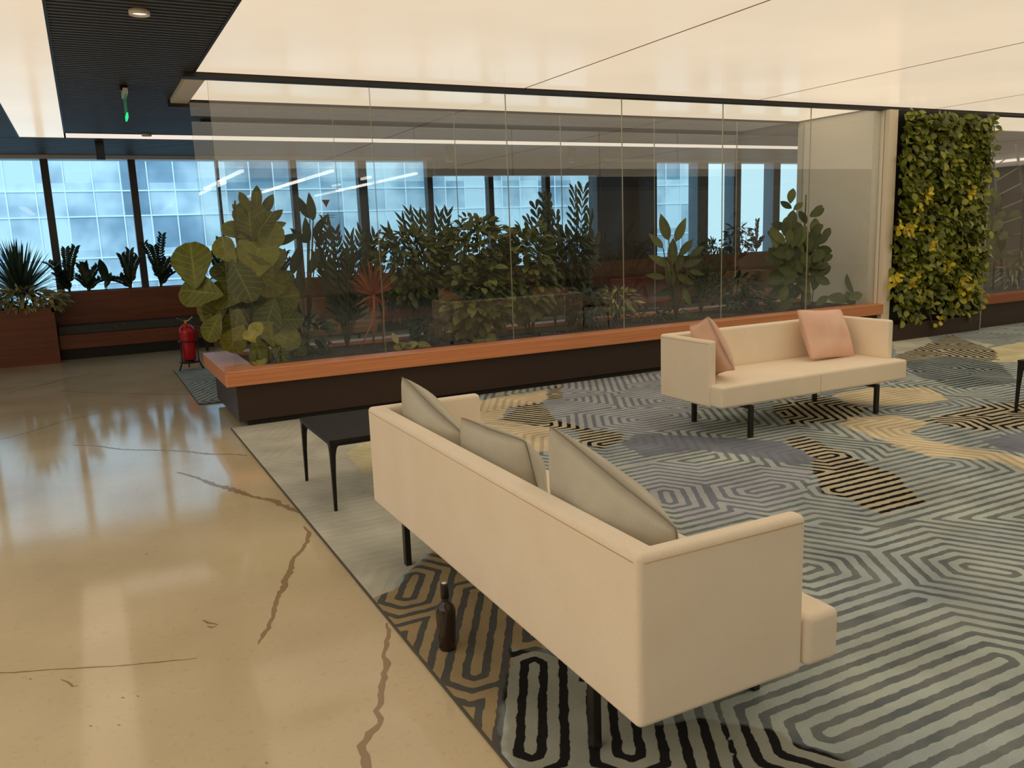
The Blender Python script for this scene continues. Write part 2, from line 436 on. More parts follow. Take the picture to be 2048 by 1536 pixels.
# ---- windows: frame and pane each
edges = [-9, -5.1, -3.9, -2.7, -1.5, -.35, .80, 2.02, 3.2, 4.35, 5.57, 6.76, 7.95, 9.10]
def win(i, x0, x1, wl_=.04, top=2.82, mat=MULL, depth=.16):
    fr = MB(); fr.box(x1-wl_, x1+wl_, 13.9, 13.9+depth, .42, top).box(x0+wl_, x1-wl_, 13.95, 14.03, .42, .46)
    fr = struct('window_%d' % i, fr, mat)
    g = MB(); g.quad((x0+wl_, 13.99, .46), (x1-wl_, 13.99, .46), (x1-wl_, 13.99, top), (x0+wl_, 13.99, top))
    g.build('window_pane', WGLASS, fr)
k = 1
for a, b in zip(edges[:-1], edges[1:]):
    w = .075 if abs(b-4.35) < .01 else (.02 if abs(b-2.02) < .01 else .05)
    win(k, a, b, w); k += 1
for a, b, w in ((10.48, 11.68, .14), (11.68, 12.62, .10), (12.62, 13.75, .10), (13.75, 14.75, .08)):
    win(k, a, b, w, mat=MULLS, depth=.3); k += 1

# ---- lit membrane ceiling panels (lamps)
def panel(label, x0, x1, y0, y1, z=ZC, mat=None, seams=(), name='ceiling_light_panel', grp=None):
    r = empty(name, (x0, y0, z), label, 'ceiling light', grp)
    p = MB().box(x0, x1, y0, y1, z, z+.06); p.build('diffuser', mat or MEMB, r)
    for sx in seams:
        MB().box(sx-.006, sx+.006, y0, y1, z-.003, z-.0005).build('seam', SEAM, r)
    f = MB(); e = .018
    f.box(x0-e, x0, y0-e, y1+e, z-.004, z+.07).box(x1, x1+e, y0-e, y1+e, z-.004, z+.07).box(x0, x1, y0-e, y0, z-.004, z+.07).box(x0, x1, y1, y1+e, z-.004, z+.07)
    f.build('panel_edge', TRACK, r)
panel('huge glowing cream stretch ceiling over the carpeted lounge, in front of the glass partition', .945, 23.8, -1.7, 7.14, seams=[3.86, 6.77, 9.68, 12.6, 15.5, 18.4])
panel('narrow glowing cream ceiling panel inside the glass box above the plants', 1.05, 8.77, 7.27, 8.5)
panel('glowing cream ceiling panel behind the right hand glass pane', 10.75, 23.8, 7.27, 8.7)
panel('long wide glowing cream ceiling strip running into the far left', -.51, -.04, -1.7, 11.70)
panel('wide glowing ceiling panel added as fill light, out of view left of the viewpoint', -8.6, -.9, -1.7, 7.4, mat=STRIP_FILL)  # added outside the view to brighten the sofa back and floor
panel('thin bright ceiling strip running left to right in front of the windows', -.02, 15, 11.22, 11.70, mat=STRIP)
struct('trim_1', MB().box(.86, 8.96, 7.145, 7.26, 2.83, ZC+.02), TRACK)
struct('trim_2', MB().box(8.96, 24, 7.145, 7.26, 2.83, ZC+.02), TRACK)
struct('trim_3', MB().box(.88, 1.03, 7.262, 8.55, 2.835, ZC+.02), SOFFIT)
struct('trim_4', MB().box(.86, 8.80, 8.515, 8.6, 2.80, ZC+.02), TRACK)
struct('trim_5', MB().box(1.3, 15, 9.78, 9.88, 2.84, ZC-.001), TRACK)
struct('trim_6', MB().box(17.54, 17.59, 7.6, 13.8, 2.62, 2.67), STRIP)
# linear lamps on the ceiling behind the viewpoint: reflections streak the glass; the two left rows are added fill
for i, (xx, y0, y1, lb) in enumerate([(2.8, -4.7, -1.9, 'first, shortest row'), (2.95, -8.6, -5.0, 'first row, rear lamp'), (4.5, -8.8, -1.9, 'second row, one long lamp'), (6.5, -5.0, -2.6, 'third row, near lamp'), (6.5, -8.8, -5.8, 'third row, rear lamp'), (5.8, -4.2, -3.6, 'small lamp between the second and third rows'), (-1.5, -8.6, -2.2, 'added fill row left of the viewpoint'), (-4.5, -8.6, -2.2, 'added fill row far left of the viewpoint')]):
    r = empty('linear_ceiling_light', (xx, y0, ZC), 'slim linear ceiling lamp behind the viewpoint, ' + lb, 'ceiling light', 'linear lamps behind the viewpoint')
    w_ = .035 if 0 < xx < 8 else .09
    MB().box(xx-w_, xx+w_, y0, y1, ZC-.05, ZC-.001).build('diffuser', LINE if w_ < .05 else LINE_FILL, r)

# ================================================================== CARPET
def carpet_mat():
    m, n, l, b = nmat('hand_tufted_carpet')
    def attr(a):
        x = n.new('ShaderNodeAttribute'); x.attribute_name = a; return x.outputs['Fac']
    def math_(op, a, b_=None, c=None, clamp=False):
        x = n.new('ShaderNodeMath'); x.operation = op; x.use_clamp = clamp
        for i, v in enumerate((a, b_, c)):
            if v is None: continue
            if isinstance(v, (int, float)): x.inputs[i].default_value = v
            else: l.new(v, x.inputs[i])
        return x.outputs[0]
    tc = n.new('ShaderNodeTexCoord')
    def noise(s, d=2):
        t = n.new('ShaderNodeTexNoise'); t.inputs['Scale'].default_value = s; t.inputs['Detail'].default_value = d
        l.new(tc.outputs['Object'], t.inputs['Vector']); return t.outputs[0]
    f = attr('f')
    wob = math_('MULTIPLY_ADD', noise(22, 3), .018, -.009)
    ph = math_('FRACT', math_('DIVIDE', math_('ADD', f, wob), .069))
    tri = math_('ABSOLUTE', math_('SUBTRACT', ph, .5))            # 0 centre of dark stripe
    stripe = n.new('ShaderNodeMapRange'); stripe.inputs[1].default_value = .2; stripe.inputs[2].default_value = .235
    stripe.inputs[3].default_value = 1; stripe.inputs[4].default_value = 0
    l.new(tri, stripe.inputs[0]); dark = stripe.outputs[0]
    def mix(fac, a, b_):
        x = n.new('ShaderNodeMix'); x.data_type = 'RGBA'
        if isinstance(fac, float): x.inputs[0].default_value = fac
        else: l.new(fac, x.inputs[0])
        for i, v in ((6, a), (7, b_)):
            if isinstance(v, tuple): x.inputs[i].default_value = v
            else: l.new(v, x.inputs[i])
        return x.outputs[2]
    big = noise(1.1, 4); mid = noise(4.5, 5)
    ramp = n.new('ShaderNodeMapRange'); ramp.inputs[1].default_value = .4; ramp.inputs[2].default_value = .62; l.new(big, ramp.inputs[0])
    ramp2 = n.new('ShaderNodeMapRange'); ramp2.inputs[1].default_value = .38; ramp2.inputs[2].default_value = .62; l.new(mid, ramp2.inputs[0])
    L = mix(ramp.outputs[0], srgb(188, 200, 194), srgb(174, 188, 194)); D = mix(ramp2.outputs[0], srgb(112, 122, 128), srgb(134, 140, 138))
    for k, (lc, dc) in enumerate(CLASSES):
        a = attr('m%d' % k)
        a = math_('ADD', a, math_('MULTIPLY_ADD', noise(9, 2), .10, -.05))
        fac = math_('MULTIPLY', a, 60, clamp=True)
        L = mix(fac, L, lc); D = mix(fac, D, dc)
    col = mix(dark, L, D)
    fine = noise(240, 2)
    v = math_('MULTIPLY_ADD', fine, .5, .75)
    vv = n.new('ShaderNodeMix'); vv.data_type = 'RGBA'; vv.blend_type = 'MULTIPLY'; vv.inputs[0].default_value = 1
    l.new(col, vv.inputs[6])
    mr = n.new('ShaderNodeMapRange'); mr.inputs[1].default_value = .35; mr.inputs[2].default_value = .65; mr.inputs[3].default_value = .78; mr.inputs[4].default_value = 1.06; l.new(noise(2.6, 6), mr.inputs[0])
    v = math_('MULTIPLY', v, mr.outputs[0])
    cb = n.new('ShaderNodeCombineColor'); [l.new(v, cb.inputs[i]) for i in range(3)]
    l.new(cb.outputs[0], vv.inputs[7]); l.new(vv.outputs[2], b.inputs['Base Color'])
    b.inputs['Roughness'].default_value = 1; b.inputs['Specular IOR Level'].default_value = .05
    h = math_('ADD', fine, math_('MULTIPLY', dark, -.6))
    bump(n, l, b, h, .5, .004)
    return m
# colour classes: (light stripe, dark stripe)
CLASSES = [
    (srgb(206, 206, 192), srgb(200, 202, 190)),   # plain grey green
    (srgb(226, 220, 180), srgb(222, 214, 174)),   # plain pale yellow
    (srgb(176, 158, 122), srgb(96, 98, 96)),      # tan and slate
    (srgb(196, 190, 166), srgb(36, 34, 32)),      # black stripes on light
    (srgb(230, 216, 184), srgb(200, 188, 160)),   # cream
    (srgb(136, 142, 156), srgb(126, 134, 150)),   # slate blue, plain
    (srgb(146, 158, 158), srgb(62, 72, 78)),      # dark teal
    (srgb(180, 186, 192), srgb(128, 136, 152)),   # blue tinted
    (srgb(166, 170, 158), srgb(40, 40, 40)),   # black stripes on grey green, light stripe darkened as painted shadow
]
POLY = {
 0: [[(380, 850), (640, 800), (860, 812), (1000, 900), (960, 1000), (870, 1100), (810, 1150), (780, 1200), (765, 1260), (600, 1200)], [(1780, 675), (1850, 668), (1885, 698), (1790, 708)], [(1925, 678), (1990, 690), (1950, 705)]],
 1: [[(690, 905), (720, 885), (790, 880), (830, 910), (790, 945), (720, 945)], [(1958, 700), (2060, 680), (2060, 725), (1985, 724)]],
 2: [[(720, 1210), (785, 1180), (810, 1150), (870, 1100), (960, 1130), (1070, 1200), (1090, 1290), (1010, 1380), (1000, 1500), (1030, 1620), (850, 1480), (740, 1330)]],
 8: [[(1020, 1290), (1130, 1320), (1300, 1440), (1420, 1440), (1560, 1465), (1720, 1530), (1700, 1620), (1040, 1620), (1005, 1480), (1010, 1380)]],
 3: [[(1005, 838), (1040, 806), (1085, 806), (1120, 842), (1250, 868), (1248, 880), (1200, 900), (1160, 886), (1150, 860), (970, 852)], [(1098, 775), (1150, 766), (1140, 800), (1092, 800)],
     [(1562, 875), (1610, 872), (1690, 905), (1740, 930), (1790, 945), (1850, 1005), (1765, 1032), (1700, 1000), (1640, 985), (1620, 930)],
     [(1840, 842), (1960, 810), (2060, 800), (2060, 856), (1960, 862)], [(1790, 712), (1850, 690), (1900, 668), (1990, 700), (2000, 720), (1900, 728), (1800, 722)],
     [(1540, 810), (1640, 790), (1740, 818), (1700, 842), (1570, 850)], [(1060, 860), (1085, 845), (1075, 890), (1050, 885)]],
 4: [[(870, 815), (1098, 778), (1095, 802), (1020, 815), (1000, 840), (1100, 855), (1160, 880), (1140, 900), (1040, 905), (900, 890)],
     [(1676, 850), (1700, 834), (1790, 830), (1860, 845), (1820, 865), (1850, 880), (1960, 898), (2100, 925), (2100, 965), (2000, 924), (1850, 912), (1760, 880)],
     [(1660, 790), (1740, 775), (1860, 775), (1900, 800), (1800, 812), (1700, 808)]],
 5: [[(1240, 890), (1270, 866), (1400, 872), (1560, 882), (1640, 918), (1600, 933), (1500, 912), (1400, 900), (1290, 915)], [(1480, 960), (1540, 955), (1570, 972), (1500, 985)],
     [(1960, 880), (2100, 850), (2100, 915), (2000, 900)], [(1235, 762), (1270, 750), (1290, 770), (1250, 778)]],
 6: [[(1800, 724), (1900, 712), (2000, 726), (2040, 765), (1920, 778), (1830, 752)]],
 7: [[(1085, 800), (1150, 795), (1240, 850), (1190, 862), (1110, 840)], [(1120, 770), (1316, 745), (1420, 860), (1260, 868), (1130, 835)], [(1250, 915), (1620, 940), (1600, 1000), (1420, 1060), (1300, 1000)]],
}
def px_on(x, y): p = at_z(x, y, .012); return (p[0], p[1])
SEG = [((1.85, 1.61), (2.70, 1.61))]
def sg(a, b): SEG.append((px_on(*a), px_on(*b)))
sg((1672, 979), (1900, 930)); sg((1637, 914), (1668, 912)); sg((1829, 861), (1900, 853)); sg((1790, 818), (1885, 811))
sg((1278, 838), (1340, 832)); sg((1205, 887), (1245, 883)); sg((812, 1192), (832, 1153)); sg((1330, 1003), (1340, 985))
sg((1625, 1137), (1600, 1140)); sg((1950, 1130), (2010, 1150)); sg((1980, 738), (2040, 733)); sg((1850, 742), (1900, 736))
sg((925, 1345), (1000, 1190)); sg((1035, 1500), (1090, 1330)); sg((1240, 1500), (1260, 1400)); sg((1130, 800), (1090, 805)); sg((1500, 980), (1560, 975))
D60 = [(1, 0), (.5, .8660254), (-.5, .8660254)]
def fill_seeds(x0, x1, y0, y1):
    yy = y0; r = 0
    while yy < y1:
        xx = x0 + (r % 2)*.75
        while xx < x1:
            c = (xx+random.uniform(-.3, .3), yy+random.uniform(-.25, .25))
            if all(math.hypot(c[0]-(s[0][0]+s[1][0])/2, c[1]-(s[0][1]+s[1][1])/2) > .75 for s in SEG):
                d = D60[random.choice((0, 0, 1, 2))]; L = random.uniform(.1, .5)
                SEG.append(((c[0]-d[0]*L/2, c[1]-d[1]*L/2), (c[0]+d[0]*L/2, c[1]+d[1]*L/2)))
            xx += 1.5
        yy += 1.15; r += 1
fill_seeds(1, 15, 0, 12)
def field(X, Y):
    F = np.full(X.shape, 1e9)
    for (a, b) in SEG:
        ax, ay = a; dx, dy = b[0]-a[0], b[1]-a[1]; L = math.hypot(dx, dy)
        # snap to the nearest of the three stripe directions
        ang = math.atan2(dy, dx); ang = round(ang/(math.pi/3))*math.pi/3
        cx, cy = (a[0]+b[0])/2, (a[1]+b[1])/2
        c, s_ = math.cos(ang), math.sin(ang)
        u = (X-cx)*c+(Y-cy)*s_; v = -(X-cx)*s_+(Y-cy)*c
        u = np.sign(u)*np.maximum(np.abs(u)-L/2, 0)
        d = np.maximum(np.abs(v), np.abs(u)*.8660254+np.abs(v)*.5)
        F = np.minimum(F, d)
    return F
def sdf(X, Y, poly):
    P = np.array(poly); inside = np.zeros(X.shape, bool); D = np.full(X.shape, 1e9); n = len(P)
    for i in range(n):
        a = P[i]; b = P[(i+1) % n]; e = b-a
        t = np.clip(((X-a[0])*e[0]+(Y-a[1])*e[1])/(e@e+1e-12), 0, 1)
        D = np.minimum(D, np.hypot(X-a[0]-t*e[0], Y-a[1]-t*e[1]))
        c = ((a[1] > Y) != (b[1] > Y)) & (X < (b[0]-a[0])*(Y-a[1])/(b[1]-a[1]+1e-12)+a[0]); inside ^= c
    return np.where(inside, D, -D)
CARP = carpet_mat()
def carpet(name, xs, ys, zt, label, shift=(0, 0)):
    X, Y = np.meshgrid(xs, ys); nx, ny = len(xs), len(ys)
    r = empty(name, (xs[0], ys[0], 0), label, 'carpet')
    V = np.stack([X.ravel()-xs[0], Y.ravel()-ys[0], np.full(X.size, zt)], 1)
    idx = np.arange(nx*ny).reshape(ny, nx)
    Q = np.stack([idx[:-1, :-1].ravel(), idx[:-1, 1:].ravel(), idx[1:, 1:].ravel(), idx[1:, :-1].ravel()], 1)
    me = bpy.data.meshes.new(name); me.from_pydata(V.tolist(), [], Q.tolist())
    X2, Y2 = X+shift[0], Y+shift[1]
    a = me.attributes.new('f', 'FLOAT', 'POINT'); a.data.foreach_set('value', field(X2, Y2).ravel().astype(np.float32))
    for k in range(len(CLASSES)):
        d = np.full(X.shape, -1.0)
        if not shift[0]:
            for p in POLY[k]: d = np.maximum(d, sdf(X2, Y2, [px_on(*q) for q in p]))
        a = me.attributes.new('m%d' % k, 'FLOAT', 'POINT'); a.data.foreach_set('value', d.ravel().astype(np.float32))
    me.materials.append(CARP)
    o = bpy.data.objects.new('pile', me); C.objects.link(o); o.parent = r
    e = MB(); x0, x1, y0, y1 = xs[0], xs[-1], ys[0], ys[-1]
    e.box(x0-.006, x0, y0, y1, 0, zt).box(x0, x1, y1, y1+.006, 0, zt).box(x0, x1, y0-.006, y0, 0, zt).box(x1, x1+.006, y0, y1, 0, zt)
    e.build('binding', BIND, r)
BIND = plain('carpet_binding', srgb(90, 86, 76), .9)
xs = np.concatenate([np.arange(.945, 9, .02), np.arange(9, 14, .035), np.arange(14, 23.5, .5)])
ys = np.concatenate([np.arange(-8, .9, .5), np.arange(.9, 7.12, .02), [7.125]])
carpet('patterned_carpet', xs, ys, .012, 'large patterned lounge carpet with blue grey, cream and black maze stripes')
xs = np.arange(.84, 14, .03); ys = np.arange(8.42, 10.95, .03)
carpet('patterned_carpet', xs, ys, .012, 'smaller striped grey carpet behind the planter, its corner near the fire extinguisher', shift=(3.3, 1.7))

# ================================================================== GLASS PLANTER
PB = empty('planter_box', (1.02, 7.14, 0), 'long dark brown planter box with an orange wood ledge under the glass partition', 'planter')
MB().box(1.09, 8.8, 7.17, 8.40, 0, .05).build('plinth', PLINTH, PB)
MB().box(1.015, 8.799, 7.14, 8.43, .05, .37).build('base', DARKB, PB, bevel=.003)
lg = MB(); lg.box(.93, 8.799, 7.05, 7.27, .37, .495).box(.93, 1.20, 7.27, 8.30, .37, .495).box(.93, 8.799, 8.30, 8.50, .37, .495)
lg.build('ledge', ORANGE, PB)
ed = MB(); ed.box(.928, 8.799, 7.048, 7.054, .489, .4965).box(.928, .934, 7.048, 8.50, .489, .4965).box(.928, .934, 7.048, 7.054, .37, .495)
ed.build('edge_strip', EDGEW, PB)
MB().box(1.20, 8.798, 7.27, 8.30, .37, .46).build('soil', SOIL, PB)
GP = empty('glass_partition', (1.03, 7.2, .495), 'tall frameless clear glass partition standing on the orange planter ledge', 'glass partition')
gx = [1.03, 2.364, 3.683, 4.998, 6.318, 7.625, 8.79]
def pane(x0, x1, y, z0=.496, z1=2.83, parent=GP, em=GEDGEP, first=False):
    g = MB(); t = .006
    a, b = x0+.003, x1-.003
    g.quad((a, y-t, z0), (b, y-t, z0), (b, y-t, z1), (a, y-t, z1), 0)
    g.quad((a, y-t, z0), (a, y-t, z1), (a, y+t, z1), (a, y+t, z0), 2 if first else 1)
    g.quad((b, y-t, z0), (b, y+t, z0), (b, y+t, z1), (b, y-t, z1), 1)
    g.build('glass_pane', [GLASS, em, GEDGE], parent)
for i in range(6): pane(gx[i], gx[i+1], 7.2, first=(i == 0))
for i in range(6): pane(gx[i], gx[i+1], 8.42, first=(i == 0))
pp = empty('partition_post', (8.80, 7.08, 0), 'cream upright post at the right end of the glass partition, beside the green wall', 'post')
MB().box(8.80, 8.95, 7.08, 7.144, 0, 2.828).build('post_body', SOFFIT, pp, bevel=.003)

# right planter
PR = empty('planter_box', (10.72, 7.14, 0), 'dark planter box with a red brown ledge right of the green wall', 'planter')
MB().box(10.73, 17.55, 7.14, 8.6, 0, .34).build('base', DARKB, PR)
MB().box(10.73, 17.55, 7.06, 7.27, .34, .455).build('ledge', wood('brown_ledge', srgb(140, 78, 46), srgb(160, 92, 56)), PR)
MB().box(10.73, 17.55, 7.27, 8.6, .34, .43).build('soil', SOIL, PR)
GR = empty('glass_partition', (10.75, 7.2, .455), 'clear glass pane right of the green wall, standing on the red brown ledge', 'glass partition')
pane(10.80, 12.4, 7.2, .456, 2.83, GR); pane(12.4, 14.0, 7.2, .456, 2.83, GR); pane(14.0, 15.6, 7.2, .456, 2.83, GR)
st = MB().box(10.70, 10.725, 7.04, 7.14, 0, 2.828); tag(st.build('edge_trim', ALU), 'thin pale metal upright strip along the right edge of the green wall', 'trim strip')

# ================================================================== PLANTS
def V3(a): return Vector((float(a[0]), float(a[1]), float(a[2])))
def rnd(a, b): return random.uniform(a, b)
def camdir(p): return (V3(CAM)-V3(p)).normalized()
Rv, Uv = V3(RIGHT), V3(UP)
def plant(name, label, cat, loc, group=None): return empty(name, loc, label, cat, group)

def screen_leaf(m, cx, cy, Y, size, ang, wr=.8, prof='obov', droop=.5, cup=.12, n=8, tilt=0, stem_to=None, ms=None, wave=.02):
    c = V3(at_y(cx, cy, Y)); sz = size/FPX*(Y/float(np.array(ray(cx, cy))[1]))  # px -> m
    d = Rv*math.cos(math.radians(ang))+Uv*math.sin(math.radians(ang))
    nv = camdir(c)+Vector((rnd(-.3, .3), 0, rnd(-.1, .4)))
    base = c-d*sz*.5
    m.leaf(base, d, nv, sz, sz*wr, prof, droop, cup, n, wave)
    if stem_to is not None and ms is not None:
        ms.tube([stem_to, (stem_to+base)/2+Vector((0, 0, .02)), base], .006, 6)

# fiddle leaf fig at the left end of the planter
fx = V3(at_y(505, 720, 7.8)); fx.z = .46
T = plant('fiddle_leaf_fig', 'big leafed fiddle leaf fig at the open left end of the planter', 'potted plant', fx)
m = MB(); ms = MB()
stem = [fx+Vector((0, 0, z)) + Vector((.05*math.sin(z*4), .04*math.cos(z*3), 0)) for z in (0, .3, .6, .9, 1.2, 1.45)]
ms.tube(stem, [.02, .018, .016, .014, .012, .008])
ms.tube([stem[1], stem[1]+Vector((-.2, .02, .3)), V3(at_y(440, 560, 7.85))], [.014, .011, .007])
figs = [(384, 528, 100, 100, .85), (399, 582, 96, 170, .8), (512, 512, 110, 75, .8), (486, 560, 92, 300, .8), (498, 436, 92, 95, .75), (455, 545, 80, 120, .8),
        (555, 596, 86, 10, .8), (537, 634, 80, 250, .8), (508, 664, 66, 100, .7), (553, 668, 100, 335, .6), (455, 638, 84, 260, .8), (425, 615, 90, 210, .75),
        (520, 704, 70, 290, .7), (560, 706, 60, 310, .5), (478, 600, 80, 230, .75), (530, 560, 84, 340, .8), (470, 680, 70, 240, .8), (540, 478, 80, 60, .7),
        (450, 500, 70, 130, .7), (425, 655, 66, 240, .7), (575, 640, 60, 0, .7),
        (500, 610, 84, 100, .8), (495, 650, 76, 200, .8), (520, 585, 80, 20, .8), (480, 520, 84, 130, .75), (515, 540, 76, 300, .8), (500, 470, 80, 90, .8), (560, 640, 70, 60, .7), (450, 590, 80, 170, .8), (440, 625, 80, 200, .8), (540, 520, 70, 40, .7), (500, 740, 60, 240, .7), (560, 575, 84, 40, .6), (590, 690, 60, 320, .5), (470, 655, 80, 260, .8), (525, 450, 70, 60, .6), (468, 460, 64, 150, .6)]
for i, (x, y, s, a, w) in enumerate(figs):
    Y = 7.8+rnd(-.22, .18)
    zz = float(at_y(x, y, Y)[2]); b = min(stem, key=lambda q: abs(q.z-zz+.08))
    screen_leaf(m, x, y, Y, s, a, w, 'obov', rnd(.3, .7), .14, 9, stem_to=b, ms=ms)
for (x, y, s, a) in [(488, 402, 46, 118), (513, 396, 54, 92), (535, 410, 50, 62), (548, 434, 46, 40), (552, 452, 42, 20), (478, 420, 40, 140)]:
    screen_leaf(m, x, y, 7.85, s, a, .42, 'oval', .2, .1, 6)
m.build('foliage', G_FIG, T); ms.build('stem', STEM, T)
lime = MB()
for (x, y, s, a) in [(508, 662, 44, 60), (500, 672, 36, 130)]: screen_leaf(lime, x, y, 7.5, s, a, .7)
lime.build('young_leaf', G_LIME, T, label='pale lime young leaves')
T2 = plant('variegated_plant', 'tiny pale yellow variegated plant at the very corner of the planter', 'potted plant', V3((1.27, 7.34, .46)))
m = MB()
for i in range(16):
    a = rnd(0, 6.28); m.leaf((1.27, 7.36, .46), (math.cos(a)*.6, abs(math.sin(a))*.4, rnd(.5, 1.2)), (0, -.6, .8), rnd(.08, .13), .04, 'oval', .9, .1, 5)
m.build('foliage', G_LIME, T2)

def bush(name, label, cat, c, rad, n, mat, L=.09, W=.05, prof='heart', group=None, ground=.46, stems=5, cluster=1, mask=None):
    T = plant(name, label, cat, (c[0], c[1], ground), group)
    m = MB(); ms = MB()
    for k in range(stems):
        a = 6.28*k/stems+rnd(-.3, .3); q = Vector(c)+Vector((math.cos(a)*rad[0]*.5, math.sin(a)*rad[1]*.5, rad[2]*rnd(.1, .7)))
        ms.tube([(c[0]+math.cos(a)*.03, c[1]+math.sin(a)*.03, ground), (Vector((c[0], c[1], ground))+q)/2+Vector((rnd(-.05, .05), rnd(-.05, .05), 0)), q], [.012, .009, .005], 6)
    i = 0
    while i < n:
        v = Vector((random.gauss(0, 1), random.gauss(0, 1), random.gauss(0, 1))).normalized()*(rnd(.35, 1)**.45)
        p = Vector((c[0]+v.x*rad[0], c[1]+v.y*rad[1], c[2]+v.z*rad[2]))
        if p.z < ground+.03: i += 1; continue
        i += 1
        out = Vector((v.x, v.y, v.z*.4+rnd(-.5, .2)))
        nv = Vector((v.x*.5, v.y*.5-.25, .8))+Vector((rnd(-.5, .5), rnd(-.5, .5), rnd(-.3, .3)))
        for q in range(cluster):
            a = 6.28*q/cluster
            d = out if cluster == 1 else (nv.orthogonal().normalized()*math.cos(a)+nv.normalized().cross(nv.orthogonal().normalized())*math.sin(a))+nv*.1
            s = rnd(.7, 1.25)
            m.leaf(p, d, nv, L*s, W*s, prof, rnd(.2, .9), .18, 5)
    m.build('foliage', mat, T); ms.build('stem', STEMB, T)
    return T
def frond(m, ms, base, top, droop, n, L, W, side=(1, 0, 0), prof='lance', tip=True, ang=55):
    base = Vector(base); top = Vector(top); mid = (base+top)/2+Vector((0, 0, .06)); d = (top-base)
    pts = []
    for i in range(9):
        t = i/8; p = base*(1-t)**2+((base+top)/2+Vector((0, 0, droop)))*2*t*(1-t)+top*t*t; pts.append(p)
    ms.tube(pts, [.008*(1-.7*i/8) for i in range(9)], 5)
    sd = Vector(side).normalized()
    for k in range(n):
        t = .25+.75*k/max(1, n-1); f = t*8; i = min(7, int(f)); p = pts[i].lerp(pts[i+1], f-i); tg = (pts[i+1]-pts[i]).normalized()
        nv = tg.cross(sd)
        if nv.y > 0: nv = -nv
        a = math.radians(ang*(1-.55*t)); ll = L*(1-.35*abs(t-.55))*rnd(.88, 1.08)
        for s in (-1, 1):
            m.leaf(p, tg*math.cos(a)+sd*s*math.sin(a), nv, ll, W, prof, rnd(.2, .6), .1, 5)
def palm(label, px_base, px_tops, Y, mat, n=11, L=.22, W=.028, prof='lance', group=None, ground=.46, name='palm_plant', spread=.15, ang=55):
    b = V3(at_y(px_base[0], px_base[1], Y)); b.z = ground
    T = plant(name, label, 'potted plant', b, group); m = MB(); ms = MB()
    for (x, y) in px_tops:
        YY = Y+rnd(-spread, spread); t = V3(at_y(x, y, YY))
        sd = Vector((1, rnd(-.4, .4), 0)); v = t-b
        sd = sd-v.normalized()*sd.dot(v.normalized())
        frond(m, ms, b, t, .12, n, L, W, sd, prof, ang=ang)
    m.build('foliage', mat, T); ms.build('stem', STEM, T)
    return T
def zz(label, px_base, tops, Y, ground, group=None, L=.09, W=.034):
    b = V3(at_y(px_base[0], px_base[1], Y)); b.z = ground
    T = plant('zz_plant', label, 'potted plant', b, group); m = MB(); ms = MB()
    for (x, y) in tops:
        t = V3(at_y(x, y, Y+rnd(-.1, .1))); pts = []
        ctrl = (b+t)/2+Vector((-(t.x-b.x)*.35, 0, .05))
        for i in range(10): q = i/9; pts.append(b*(1-q)**2+ctrl*2*q*(1-q)+t*q*q)
        ms.tube(pts, [.011-.0009*i for i in range(10)], 6)
        for k in range(15):
            f = (.25+.75*k/14)*9; i = min(8, int(f)); p = pts[i].lerp(pts[i+1], f-i); tg = (pts[i+1]-pts[i]).normalized()
            for s in (-1, 1):
                sdv = Vector((s, rnd(-.3, .3), .1)); m.leaf(p, tg*.75+sdv*.75, tg.cross(sdv)*s+Vector((0, -.5, 0)), L*rnd(.85, 1.1), W, 'oval', .3, .1, 5)
    m.build('foliage', G_ZZ, T); ms.build('stem', STEM, T)
    return T
def rosette(name, label, c, n, L, W, mat, up=.7, prof='sword', group=None, droop=.35, trunk=0):
    T = plant(name, label, 'potted plant', c, group); m = MB()
    b = Vector(c)+Vector((0, 0, trunk))
    for i in range(n):
        a = i*2.399; e = math.radians(15+70*(i/n)**.8*1.05)
        d = Vector((math.cos(a)*math.cos(e), math.sin(a)*math.cos(e), math.sin(e)))
        m.leaf(b, d, Vector((0, 0, 1))-d*.3, L*rnd(.85, 1.05), W, prof, droop*(1-i/n), .25, 6)
    m.build('foliage', mat, T)
    if trunk: MB().tube([c, b], .03, 8).build('stem', STEMB, T)
    return T
def broad(name, label, base_px, Y, ground, leaves, mat, wr=.45, prof='oval', group=None, stem='arch', droop=.5):
    b = V3(at_y(base_px[0], base_px[1], Y)); b.z = ground
    T = plant(name, label, 'potted plant', b, group); m = MB(); ms = MB()
    for (x, y, s, a) in leaves:
        YY = Y+rnd(-.18, .18)
        if stem == 'arch': screen_leaf(m, x, y, YY, s, a, wr, prof, rnd(.5, 1)*droop, .14, 8, stem_to=b, ms=ms)
        else:
            screen_leaf(m, x, y, YY, s, a, wr, prof, rnd(.5, 1)*droop, .14, 8)
    if stem != 'arch':
        zt = max(V3(at_y(x, y, Y)).z for x, y, s, a in leaves)
        ms.tube([b, Vector((b.x, b.y, (b.z+zt)/2)), Vector((b.x+.02, b.y, zt))], [.016, .012, .006])
    m.build('foliage', mat, T); ms.build('stem', STEM, T)
    return T

# --- plants inside the glass planter
broad('bird_of_paradise', 'dark plant with tall upright paddle leaves right behind the fiddle leaf fig', (610, 640), 8.05, .46,
      [(604, 412, 60, 122, ), (622, 412, 62, 98), (612, 458, 60, 100), (640, 450, 56, 60), (596, 470, 50, 140), (575, 478, 60, 20), (650, 470, 46, 40), (590, 520, 60, 80), (630, 520, 60, 70), (600, 560, 60, 100), (575, 560, 50, 130)], G_DARK, .30, 'lance')
palm('dark feathery palm between the paddle leafed plant and the rust coloured frond', (690, 640), [(640, 480), (655, 452), (672, 470), (700, 480), (722, 470), (748, 478), (640, 520), (660, 540), (735, 520), (765, 500), (690, 530)], 8.1, G_DARK, n=12, L=.17, W=.035, ang=50)
